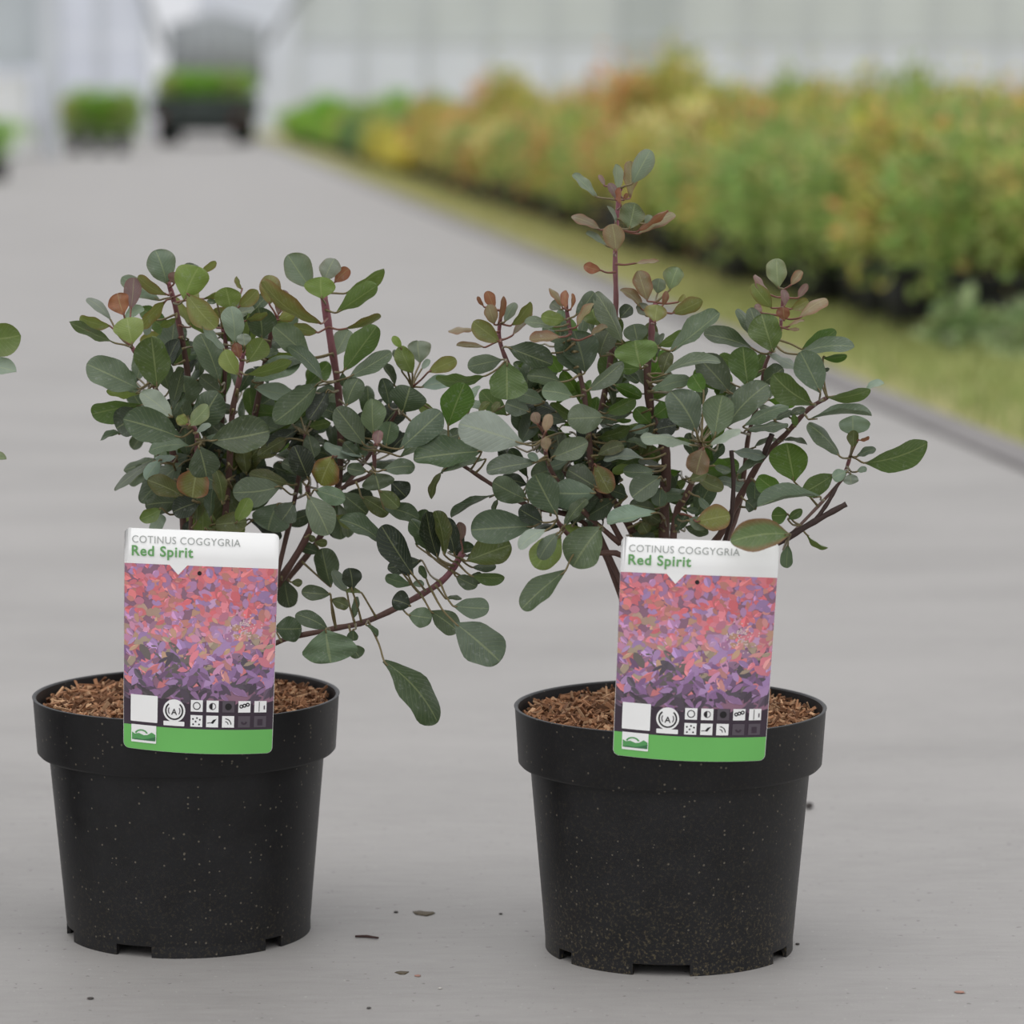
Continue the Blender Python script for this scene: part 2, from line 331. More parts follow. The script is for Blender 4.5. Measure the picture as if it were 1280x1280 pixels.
def build_pot(root, H, notches, dirt, seed):
    """pot on the ground at the root; collar, tapered body, standing feet separated by drainage notches"""
    c = root.location; n = 144; mb = MB()
    rb, rt, rc = 0.0985, 0.1095, 0.1185; zc = H - 0.046; zf = 0.009
    prof = [(rb - 0.02, zf + .001), (rb - .006, zf + .0), (rb - .0005, zf), (rb + .0006, zf + .012), (rb + .0012, zf + 0.02), (rt, zc - .006), (rt + .001, zc), (rc - .001, zc), (rc + .0008, zc + .002),
            (rc + .0035, H - .002), (rc + .0042, H - .0004), (rc + .0038, H), (rc + .002, H), (rc + .001, H - .001), (rc - .001, H - .03), (rt - .002, H - .045), (rt - .004, H - .06)]
    mb.lathe(prof, n, c)
    # feet
    def arc(a0, a1):
        k = max(2, int((a1 - a0) / 2.5)); P = []
        for i in range(k + 1):
            a = math.radians(a0 + (a1 - a0) * i / k)
            for r, z in ((rb - .003, 0), (rb - .0006, 0.0), (rb - .0005, zf + .0005), (rb - .006, zf + .0005)):
                P.append(c + Vector((r * math.cos(a), r * math.sin(a), z)))
        fs = [(i * 4 + j, (i + 1) * 4 + j, (i + 1) * 4 + (j + 1) % 4, i * 4 + (j + 1) % 4) for i in range(k) for j in range(4)] + [(0, 1, 2, 3), tuple(k * 4 + j for j in (3, 2, 1, 0))]
        mb.add(P, fs)
    for i, (a, wd) in enumerate(notches):
        b, wb = notches[(i + 1) % len(notches)]
        if b < a: b += 360
        arc(a + wd / 2, b - wb / 2)
    o = mb.build('pot', pot_material(dirt, seed), root)
    md = o.modifiers.new('edge', 'EDGE_SPLIT'); md.split_angle = math.radians(40)
    # mulch
    rnd = random.Random(seed); mb = MB(); R = rt + .006; zt = H - .016
    P = [c + Vector((0, 0, zt + .004))]; rings = 10; n2 = 48
    for i in range(1, rings + 1):
        for k in range(n2):
            a = 2 * math.pi * k / n2; r = R * i / rings
            P.append(c + Vector((r * math.cos(a), r * math.sin(a), zt + rnd.uniform(-.002, .002) + .004 * (1 - i / rings) - (.003 if i == rings else 0))))
    fs = [(0, 1 + k, 1 + (k + 1) % n2) for k in range(n2)] + [(1 + (i - 1) * n2 + k, 1 + i * n2 + k, 1 + i * n2 + (k + 1) % n2, 1 + (i - 1) * n2 + (k + 1) % n2) for i in range(1, rings) for k in range(n2)]
    mb.add(P, fs, (*s2l((84, 54, 38)), 0))
    for i in range(2600):
        a = rnd.uniform(0, 6.28); r = (R - .003) * math.sqrt(rnd.random()); ln = rnd.uniform(.005, .017)
        M = Matrix.Rotation(rnd.uniform(0, 6.28), 3, 'Z') @ Matrix.Rotation(rnd.gauss(0, .45), 3, 'Y') @ Matrix.Rotation(rnd.uniform(0, 6), 3, 'X')
        q = rnd.random(); cc = (158, 116, 86) if q < .5 else (116, 82, 60) if q < .75 else (190, 152, 118)
        kk = rnd.uniform(.8, 1.15); cc = s2l([v * kk for v in cc])
        mb.box(c + Vector((r * math.cos(a), r * math.sin(a), zt + .005 + rnd.uniform(0, .007))), (ln, rnd.uniform(.0012, .0032), rnd.uniform(.0007, .0016)), M, (*cc, 0))
    o = mb.build('bark_mulch', MULCH, root, False); o['kind'] = 'stuff'; o['label'] = 'orange brown shredded bark on top of the soil'

# ------------------------------------------------------------------ left shrub
YL, YR = 2.72, 2.665
XL = (234.5 - 640) / F * (YL * CP + .55 * SP); XR = (837 - 640) / F * (YR * CP + .55 * SP)
left = empty('potted_shrub', (XL, YL, 0)); tag(left, 'bushy potted shrub in the left black pot, its low branch reaching towards the other pot', 'potted plant', 'two labelled potted shrubs')
build_pot(left, 0.193, [(18, 16), (78, 17), (138, 17), (198, 17), (249, 18), (310, 1)][:5] + [(318, 10)], 0.35, 1)
LB = [
 ([(250, 880, 0), (300, 800, 1), (345, 733, 2), (388, 660, 3), (384, 608, 4)], 7.0, 3.0, .3),
 ([(300, 820, 0), (352, 735, 1), (402, 668, 0), (424, 600, 0), (424, 500, 1), (414, 430, 2), (404, 366, 2)], 3.4, 5.0, 1),
 ([(230, 880, 0), (238, 760, 3), (240, 640, 6), (247, 553, 8), (238, 530, 9)], 5.0, 2.6, .8),
 ([(236, 860, 0), (228, 640, 3), (205, 520, 5), (196, 490, 5), (182, 462, 5.5), (165, 434, 6)], 4.5, 2.6, 1),
 ([(240, 860, -1), (244, 620, 0), (236, 480, 1), (221, 392, 2), (210, 352, 2)], 4.5, 3.0, 1),
 ([(250, 860, 0), (282, 640, 4), (290, 520, 6), (300, 470, 7), (304, 440, 7)], 4.5, 2.6, 1),
 ([(260, 860, -2), (300, 620, -1), (332, 450, 0), (340, 415, 0), (346, 396, 0)], 4.5, 2.6, 1),
 ([(250, 860, -2), (270, 620, -2), (282, 450, 0), (278, 410, 0)], 4.5, 2.2, 1),
 ([(340, 745, 2), (365, 640, 1), (378, 570, 2), (382, 542, 2)], 3.5, 2.2, .3),
 ([(390, 655, 2), (425, 612, 3), (464, 592, 5), (468, 566, 5), (473, 545, 6)], 3.0, 2.4, 1),
 ([(430, 610, 0), (468, 560, -1), (498, 512, 0), (515, 484, 0)], 2.6, 2.0, .8),
 ([(280, 860, 2), (340, 806, 5), (412, 787, 7), (460, 776, 7), (520, 747, 7), (556, 723, 7), (578, 692, 7)], 3.2, 4.2, 1),
]
LL = '''
A 820 350 730 80 235 q 0
A 960 480 1080 215 260 l 2
A 880 350 885 255 90 m 0
A 1000 300 1040 190 150 q -1
A 1090 260 1215 170 60 y -1
A 830 440 590 290 90 y 1
A 760 480 460 300 140 q -1
A 535 560 560 300 130 m -1
A 480 600 430 425 170 r 1
A 820 480 615 705 95 y 1
A 980 425 1215 705 190 y 2
A 900 620 770 690 60 l 0
A 480 640 640 545 80 p -1
A 700 640 650 760 60 p -1
A 545 835 505 620 225 l 2
A 410 825 40 655 80 h 0
A 370 690 125 620 105 y 0
A 375 640 180 470 75 p -1
A 600 1190 182 990 250 g 1
A 745 1180 700 772 270 h 1
A 600 1225 340 1210 60 l 0
A 870 1000 885 645 210 g -1
D 740 330 485 130 150 p 3
D 500 230 95 305 175 h -1
D 520 290 290 420 230 d -.5
D 800 490 345 345 255 d 2
D 330 460 165 518 50 d -1
D 850 265 820 0 230 g 0
D 870 400 1025 235 120 n 2
D 860 390 780 320 90 y 2
D 930 460 1045 385 50 p 2
D 940 440 1110 130 240 d -1
D 950 560 1012 805 235 d 3
E 20 520 492 440 275 d 3
E 300 400 558 425 170 g -1
D 880 560 550 600 120 g 0
D 780 640 600 660 55 p 1
D 870 640 740 690 100 g 0
D 600 680 275 915 72 d 0
D 640 670 528 830 115 p 1
D 830 690 482 1010 190 g 1
D 950 720 900 975 255 o 1
D 1110 760 1190 1235 320 k 1
D 960 1010 742 1090 175 b 0
D 980 1030 980 1260 180 l -1
D 880 1150 860 1260 90 b -2
D 560 1290 662 1110 110 p -1
E 580 885 198 930 230 g 3
E 650 870 330 780 110 k 0
E 690 1010 590 1155 190 g 3
E 560 1020 480 1235 290 g 0
E 800 960 965 1272 225 g 3
E 850 910 1098 990 145 g 2
E 800 820 690 558 195 b 1
E 780 780 590 690 100 d 0
E 1000 640 900 870 225 o 3
E 800 460 850 650 130 d 0
E 895 50 530 370 200 d 1
E 960 110 808 350 145 b 1
E 800 410 980 370 75 h 0
E 720 430 480 600 140 b -1
E 640 500 400 640 130 k -1
E 1200 670 930 540 85 p 1
B 950 390 765 118 215 q 0
B 1060 330 1140 148 165 q -1
B 1140 340 1258 230 105 r -1
B 1040 470 1030 295 235 l 2
B 1030 670 560 330 125 y 2
B 620 515 615 280 178 y 0
C 200 300 512 100 105 l -1
C 140 450 458 235 145 h 1
C 210 580 487 475 65 y 0
C 190 920 455 560 195 h 1
C 110 800 230 590 160 q -1
C 230 970 572 770 135 g 1
C 210 1200 310 978 165 g 1
C 180 930 200 1050 60 d 0
B 1010 740 810 690 95 y 0
B 945 940 658 690 195 g 1
B 1050 1130 768 850 115 g 2
B 950 950 690 1000 70 d -1
B 370 1080 260 880 140 l 2
B 440 980 570 788 170 l 2
B 380 950 350 820 85 r 1
B 430 1080 800 975 90 l 1
B 480 1130 865 985 165 g 0
B 500 1180 792 1240 135 p 0
B 220 1140 65 750 210 g 2
B 275 895 80 670 65 p 3
B 230 1220 60 1090 125 g 1
B 340 830 310 530 170 p 2
B 420 850 410 750 110 p 1
B 560 790 530 540 225 d 0
B 420 650 600 580 55 y 1
B 690 640 822 590 100 y 0
B 540 940 692 890 60 d 0
B 690 600 740 400 115 m -1
B 310 560 270 378 205 l 1
B 370 540 522 400 115 y 1
B 400 400 355 290 40 y -1
B 200 500 120 490 45 d 0
F 300 400 290 118 195 g 2
F 230 490 0 190 190 g 2
F 510 520 842 220 220 g 3
F 330 490 350 370 85 m 3
F 400 500 440 300 155 g 1
F 370 690 632 660 118 g 3
F 310 710 345 845 245 d 3
F 250 700 88 670 100 d 1
F 440 780 562 905 160 b 0
F 350 850 500 990 125 k 1
F 220 580 40 540 60 p 1
F 200 600 60 470 100 d 1
F 510 580 930 425 150 d 0
F 40 870 250 1040 175 d 0
F 200 900 420 1040 135 k 0
F 380 990 665 1080 140 d 0
F 0 1050 175 1130 105 l 0
C 740 940 640 720 150 l 1
C 650 740 585 640 60 l 1
C 660 930 590 750 65 g 0
C 800 860 780 678 188 q -1
C 865 930 1092 830 122 y 1
C 810 910 880 830 50 p -1
C 810 1050 1060 1010 110 p 0
C 660 1250 720 1045 285 d 2
C 555 1210 500 978 125 d 1
C 600 1040 490 860 65 d 0
C 930 1250 790 1190 95 l -1
F 810 450 1020 390 105 d 0
G 450 940 188 818 125 d 2
G 430 940 470 1208 400 g 3
G 640 1060 700 1165 115 d 1
G 650 940 650 1030 85 d 2
G 750 900 842 1000 40 d 1
Z 480 826 547 903 39 d 3
G 470 660 235 640 115 d 1
G 470 700 612 760 95 k 1
G 470 600 400 290 195 d 0
G 390 330 228 280 95 d 0
G 340 240 442 250 65 k 0
G 300 180 330 240 55 k 0
G 640 620 620 448 155 b 1
G 600 640 480 470 90 p 0
G 720 650 590 640 45 k 1
G 650 860 690 680 55 g 0
G 100 540 140 765 165 d -2
G 150 560 242 570 62 k 0
G 20 930 238 930 205 d -1
H 350 710 138 648 95 g 0
H 350 710 450 705 60 p 0
H 365 640 108 238 200 b 2
H 330 650 220 430 130 b 1
G 900 260 540 60 135 d 1
H 480 450 340 185 115 d 0
H 560 500 468 128 155 b 1
H 610 470 538 118 120 k 2
H 690 460 600 178 165 b 1
H 745 360 728 208 85 m 0
H 790 520 1145 390 245 k 1
H 830 640 1093 650 95 h 1
H 830 570 1025 560 70 d 0
H 800 680 930 650 95 d 0
H 700 640 872 725 115 d 0
H 680 880 968 900 165 g 1
H 620 820 750 820 38 d 0
H 470 670 410 560 55 d 0
H 340 880 192 830 155 b 1
H 320 950 512 980 155 g 2
H 500 920 722 1085 175 d 1
H 690 1010 1055 1325 305 g 3
'''
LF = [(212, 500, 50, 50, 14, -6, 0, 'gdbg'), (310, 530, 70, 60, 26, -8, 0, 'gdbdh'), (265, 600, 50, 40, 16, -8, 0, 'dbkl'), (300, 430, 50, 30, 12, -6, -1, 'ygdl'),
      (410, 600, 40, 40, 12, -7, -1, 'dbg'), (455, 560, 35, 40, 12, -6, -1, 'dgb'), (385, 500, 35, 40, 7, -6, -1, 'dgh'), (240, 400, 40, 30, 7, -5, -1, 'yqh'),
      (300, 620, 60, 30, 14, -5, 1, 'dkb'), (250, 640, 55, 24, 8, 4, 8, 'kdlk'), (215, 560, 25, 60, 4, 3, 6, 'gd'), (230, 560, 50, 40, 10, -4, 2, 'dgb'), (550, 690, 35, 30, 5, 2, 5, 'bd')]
build_shrub(left, YL, LB, LL, LF, 11)

# ------------------------------------------------------------------ right shrub
right = empty('potted_shrub', (XR, YR, 0)); tag(right, 'taller potted shrub in the right black pot with one tall red-tipped shoot', 'potted plant', 'two labelled potted shrubs')
build_pot(right, 0.193, [(38, 16), (98, 17), (158, 17), (212, 10), (264, 26), (330, 14)], 0.95, 2)
RB = [
 ([(815, 880, 0), (800, 700, 0), (776, 640, 2), (756, 616, 2), (737, 585, 1), (742, 535, 1), (753, 505, 1), (766, 430, 1), (770, 380, 1), (769, 320, 1), (773, 250, 1), (776, 235, 1)], 5.0, 2.6, 1),
 ([(832, 880, 1), (830, 664, 2), (832, 567, 2), (815, 522, 2), (809, 457, 3), (814, 426, 2), (815, 400, 2), (820, 378, 2)], 7.5, 3.0, 1),
 ([(790, 700, 0), (745, 610, 3), (735, 530, 4), (729, 487, 4), (716, 430, 4), (709, 392, 4), (707, 370, 4)], 4.0, 2.2, 1),
 ([(800, 780, -1), (735, 640, 0), (690, 560, 1), (650, 480, 2), (633, 450, 2), (624, 420, 2), (627, 388, 2)], 4.0, 2.2, 1),
 ([(820, 860, 1), (788, 708, 5), (741, 690, 7), (710, 668, 8), (696, 650, 8)], 4.2, 2.6, .4),
 ([(810, 860, -2), (745, 670, 0), (660, 632, 1), (617, 607, 2), (582, 584, 2), (568, 574, 2)], 4.0, 2.0, 0),
 ([(775, 680, 1), (720, 630, 5), (690, 590, 6), (682, 566, 7), (680, 548, 7)], 3.4, 2.0, .8),
 ([(850, 880, 0), (880, 712, 1), (905, 660, 2), (930, 612, 2), (955, 570, 2), (982, 543, 2), (1010, 512, 2), (1034, 497, 2)], 5.5, 2.6, .2),
 ([(905, 680, 1), (914, 645, 3), (917, 600, 3), (914, 563, 3)], 3.0, 2.6, 2),
 ([(900, 700, -1), (922, 640, -1), (929, 600, -1), (936, 543, -1), (950, 495, 0), (957, 455, 0), (974, 418, 0), (977, 390, 0), (980, 362, 0)], 3.4, 2.0, 1),
 ([(860, 870, 1), (915, 720, 3), (985, 672, 4), (1025, 648, 4), (1058, 630, 4)], 5.0, 3.6, 2),
 ([(1018, 652, 4), (1035, 628, 4), (1047, 606, 4)], 2.8, 2.4, 2),
 ([(985, 672, 3), (1030, 625, 1), (1052, 600, 1), (1058, 586, 1), (1063, 570, 1)], 2.2, 2.4, .8),
 ([(838, 860, 1), (842, 664, 4), (858, 620, 5), (872, 585, 6), (877, 553, 7)], 5.0, 2.8, .2),
 ([(955, 571, 2), (958, 560, 2.6), (965, 543, 3)], 3.6, 3.6, 2),
]
RL = '''
I 720 400 905 60 195 q 0
I 700 540 700 170 130 t -1
I 580 470 560 200 95 q 0
I 370 530 130 300 95 q 0
I 450 420 385 310 48 m 0
I 560 560 490 390 80 m 1
I 610 620 600 430 50 r 1
I 640 560 670 490 42 r 1
I 690 850 750 590 250 n 1
I 850 800 920 720 90 q 0
I 780 900 1150 700 130 t 0
I 760 880 1080 660 60 r .5
I 560 1080 520 800 205 t 2
I 410 860 110 730 90 t 0
I 470 1020 260 890 62 q 0
I 560 800 470 620 42 q 0
K 330 115 190 75 85 r 0
K 590 60 795 42 34 t 0
K 700 360 625 118 145 t 0
K 880 270 945 90 155 n 0
K 780 300 800 180 115 q -1
K 820 400 850 280 50 r 1
K 890 460 1138 352 115 y 1
K 940 370 1000 310 42 y 0
K 760 530 780 390 175 y 2
K 660 430 480 270 75 t 0
K 690 480 630 380 95 q 0
K 480 500 570 400 110 d -1
K 890 760 1275 455 155 g 0
K 780 720 1012 608 95 h 0
M 510 800 125 690 135 d 0
K 620 700 590 545 185 g -1
K 645 890 600 675 335 h 2
K 500 700 285 290 145 g 1
K 320 560 250 400 175 l 0
K 120 480 272 288 115 g 0
K 130 570 272 380 62 t 1
K 240 640 382 570 50 w 1
K 200 930 110 600 265 g -1
K 320 800 400 590 185 g 0
K 220 1080 502 848 125 g 1
K 830 950 1285 845 95 g 2
K 820 940 880 768 115 k 0
K 730 1080 1042 990 105 g 1
K 1150 1090 1060 950 145 v 0
K 360 1260 602 1140 115 h 0
K 430 1030 652 1130 105 v 0
K 490 900 632 1010 75 d 0
K 640 900 480 900 95 v -1
N 1250 140 955 150 235 g 2
J 1070 300 1070 145 62 r 1
J 1110 300 1120 170 32 r 0
J 1050 290 938 130 52 t 0
J 1030 300 950 250 95 q -1
J 1070 380 873 350 112 l 1
J 990 440 738 400 85 g 0
J 1040 520 778 540 85 t 1
J 1000 470 850 490 42 d 0
J 600 600 962 742 175 d 1
J 940 650 1022 802 115 v -1
J 1170 820 1090 490 275 g -1
J 1030 880 758 830 135 d 0
J 900 1040 668 970 115 g 1
J 1130 1000 878 950 155 g 2
J 780 1120 588 1050 155 g 1
J 1000 1120 700 1050 115 b 0
J 540 560 328 398 155 y 1
J 345 470 130 475 48 t 0
J 430 600 195 590 38 t 0
J 420 280 365 195 32 r 0
J 500 300 440 152 88 r 0
J 500 420 450 260 105 t 1
J 535 400 572 192 48 r 1
J 580 400 672 248 82 q 0
J 630 430 788 238 85 y 0
J 640 510 802 328 62 t 0
J 560 700 285 760 155 g -1
J 600 720 600 1022 300 h 2
J 130 1230 262 888 245 v 0
J 300 1100 382 910 62 p -1
J 370 1130 460 1040 52 k 0
J 470 1130 542 1040 52 k 0
J 430 830 30 850 95 h 0
N 600 350 88 190 290 p 3
N 720 200 688 98 82 u 3
N 780 260 816 113 82 u 3
N 790 410 785 300 82 u 3
N 830 460 1122 340 175 g 2
N 970 480 788 550 75 g 2
N 700 500 308 570 145 g 1
N 730 490 640 430 62 p 1
N 640 800 358 655 195 g 2
N 870 920 700 598 245 d 1
N 690 1010 183 1040 265 g 4
N 790 1040 568 1190 105 p 3
N 880 1060 730 1272 125 g 3
N 900 1080 700 1345 235 l 1
N 1230 1010 1000 1335 290 g 3
N 930 1010 1112 788 95 d 1
N 1000 1000 1202 778 125 d 0
N 760 980 568 870 145 b 0
N 1180 745 818 740 235 g 3
N 1190 700 958 558 205 d 1
N 370 760 28 942 52 d 0
N 400 790 360 887 42 d 0
F 1165 540 620 600 235 d 1
F 1200 600 840 710 62 d 0
F 860 690 765 922 60 k 0
Z 707 713 652 761 28 d 2
O 150 640 272 872 175 o 0
O 160 430 432 340 95 h 0
O 310 290 442 290 38 h 0
O 430 380 582 360 75 p -1
O 170 570 382 490 115 k 0
O 550 600 218 610 85 p 1
O 460 660 290 700 72 l 0
O 680 740 448 905 205 g 2
O 640 700 378 700 115 g 1
O 380 460 562 520 52 d 0
O 930 490 518 430 85 p 2
O 930 450 640 460 62 h 1
O 620 370 802 330 135 b 0
O 600 320 478 190 135 v -1
O 620 260 742 170 145 v -1
O 960 380 758 58 275 g 2
O 1110 420 1172 90 235 g 2
P 310 470 642 128 215 g 3
P 170 620 422 500 65 p 2
M 330 1150 78 870 235 g 1
M 480 1110 440 788 235 h 2
M 600 1080 762 960 155 d 0
M 680 830 588 528 245 h 2
M 600 780 498 478 130 g 1
M 550 750 388 490 85 g 0
M 640 840 882 960 72 p 0
M 1000 1250 678 1008 195 h 3
M 1060 1160 898 830 225 g 2
M 910 810 1182 658 115 h 0
M 880 850 1332 790 122 g 1
M 1080 880 1272 860 62 v 0
M 1050 980 1132 965 32 d 0
M 725 320 710 83 162 n 0
M 820 300 912 183 72 t 0
M 650 370 528 218 62 m 0
M 670 480 518 288 125 y 0
M 770 470 760 330 62 m 1
M 770 580 760 470 105 r 1
M 880 400 957 288 62 m 0
M 820 490 962 420 95 y 0
M 890 560 1112 408 95 t 1
M 590 520 540 450 62 m 0
M 800 630 932 580 28 t 0
M 800 650 892 650 28 t 0
P 850 910 790 598 285 v 1
P 440 470 802 298 115 g 1
P 460 500 802 450 75 g 2
P 800 380 942 330 62 d 0
P 690 420 832 340 52 d 0
P 860 470 850 370 52 h 0
Q 210 410 702 385 42 g 1
P 520 640 732 580 42 d 0
P 740 580 952 615 32 d 0
Q 450 710 188 448 115 g 2
P 350 665 622 710 82 p 2
P 200 780 342 830 62 d 1
P 390 860 602 740 62 g 2
P 750 1020 558 870 155 v 0
P 540 1130 540 900 135 g 1
P 460 1060 532 1130 115 d 0
P 1060 1030 558 1110 100 g 3
Q 400 850 148 1000 155 h 1
P 800 1170 668 1180 135 v 1
P 800 1210 912 1130 72 h 1
P 60 860 282 970 115 k 1
O 1020 510 960 722 185 w 3
O 900 770 1052 710 92 k 3
O 960 1100 1232 1050 205 o 2
O 890 1090 1052 1130 112 g 2
Z 988 668 913 677 37 x 0 15.5
Z 985 680 983 710 16 g 0
Z 1008 668 1035 685 6 h 0
O 520 1100 572 1192 115 k 0
O 640 1030 248 1110 125 p 3
O 640 1000 428 960 125 d 0
O 680 830 670 982 125 g 2
O 410 900 278 850 115 d 0
O 320 920 88 1060 155 d 0
O 870 1000 982 1020 55 d 0
O 800 1180 882 1040 105 d 0
O 980 900 1062 1002 62 g 0
Q 640 760 1148 600 195 h 1
Q 580 710 737 650 65 g 0
Q 550 540 550 378 240 p 0
Q 555 640 560 498 92 k 1
Q 590 580 682 548 28 r 1
Q 510 830 388 880 95 p 2
Q 530 840 540 932 115 p 2
Q 580 830 662 800 52 p 1
Q 350 240 692 172 95 h 0
Q 640 190 802 125 52 p 0
'''
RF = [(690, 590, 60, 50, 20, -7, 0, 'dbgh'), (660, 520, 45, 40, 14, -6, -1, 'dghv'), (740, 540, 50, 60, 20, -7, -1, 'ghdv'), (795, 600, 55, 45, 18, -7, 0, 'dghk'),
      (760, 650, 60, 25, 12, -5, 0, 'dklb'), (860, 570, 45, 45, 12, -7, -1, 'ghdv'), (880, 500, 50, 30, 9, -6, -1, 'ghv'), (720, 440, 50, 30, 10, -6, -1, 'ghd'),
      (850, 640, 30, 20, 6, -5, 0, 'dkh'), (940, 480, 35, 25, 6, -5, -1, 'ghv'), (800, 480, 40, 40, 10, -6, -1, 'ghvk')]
build_shrub(right, YR, RB, RL, RF, 12)

# third shrub, only leaf tips reach the frame at the left
third = empty('potted_shrub', ((-345 - 640) / F * 2.80, 2.75, 0)); tag(third, 'third potted shrub whose leaf tips enter the photo at the left edge', 'potted plant')
build_pot(third, 0.193, [(18, 16), (78, 17), (138, 17), (198, 17), (258, 17), (318, 16)], 0.3, 3)
TB = [([(-345, 860, 0), (-330, 640, 0), (-230, 520, 3), (-120, 450, 3), (-40, 440, 3)], 5, 2.4, .8), ([(-345, 860, 0), (-290, 620, 2), (-180, 600, 2), (-60, 580, 3)], 5, 2.2, .6),
      ([(-345, 860, 0), (-350, 600, 0), (-340, 420, 0), (-330, 330, 0)], 5, 2.4, 1), ([(-345, 860, 0), (-400, 600, 0), (-460, 450, 0)], 5, 2.4, 1)]
TL = 'Z -30 424 26 419 40 l 1\nZ -30 460 20 465 20 p 1\nZ -30 576 8 574 10 n 1\n'
build_shrub(third, 2.75, TB, TL, [(-330, 470, 140, 110, 90, -8, 8, 'gdhl'), (-190, 520, 100, 70, 34, -4, 6, 'gdh')], 13)

# ------------------------------------------------------------------ plant tags
WHITE = plain('card_white', (250, 250, 248), 0.35, 0.5, 0.02)
GREEN = plain('print_green', (112, 190, 98), 0.35, 0.5, 0.03)
DARKP = plain('print_dark', (62, 50, 62), 0.35, 0.5, 0.10)
GREYT = plain('ink_grey', (172, 176, 172), 0.4, 0.4, 0.02); GREENT = plain('ink_green', (112, 168, 104), 0.4, 0.4, 0.02); BLACKI = plain('ink_black', (34, 32, 34), 0.4, 0.4, 0.05)
GREYI = plain('ink_dim', (92, 84, 92), 0.4, 0.4, 0.05)
PRINT = vcol('photo_print', 0.32, 0.5)
TW, TH = 0.1205, 0.1755
def text_mesh(body, size, bold=0.0, spacing=1.0):
    cu = bpy.data.curves.new('t', 'FONT'); cu.body = body; cu.size = size; cu.offset = bold; cu.space_character = spacing; cu.resolution_u = 4
    o = bpy.data.objects.new('t', cu); col.objects.link(o); dg = bpy.context.evaluated_depsgraph_get()
    me = bpy.data.meshes.new_from_object(o.evaluated_get(dg)); vs_ = [v.co.copy() for v in me.vertices]; fs = [tuple(p.vertices) for p in me.polygons]
    bpy.data.objects.remove(o); bpy.data.curves.remove(cu); bpy.data.meshes.remove(me)
    x0 = min(v.x for v in vs_); x1 = max(v.x for v in vs_)
    return [(v.x - x0, v.y) for v in vs_], fs, x1 - x0
def rrect(x0, y0, x1, y1, r, n=6, corners=(1, 1, 1, 1)):
    P = []
    for (cx, cy, a0), on in zip(((x1 - r, y0 + r, -90), (x1 - r, y1 - r, 0), (x0 + r, y1 - r, 90), (x0 + r, y0 + r, 180)), corners):
        if on: P += [(cx + r * math.cos(math.radians(a0 + 90 * i / n)), cy + r * math.sin(math.radians(a0 + 90 * i / n))) for i in range(n + 1)]
        else: P.append({-90: (x1, y0), 0: (x1, y1), 90: (x0, y1), 180: (x0, y0)}[a0])
    return P
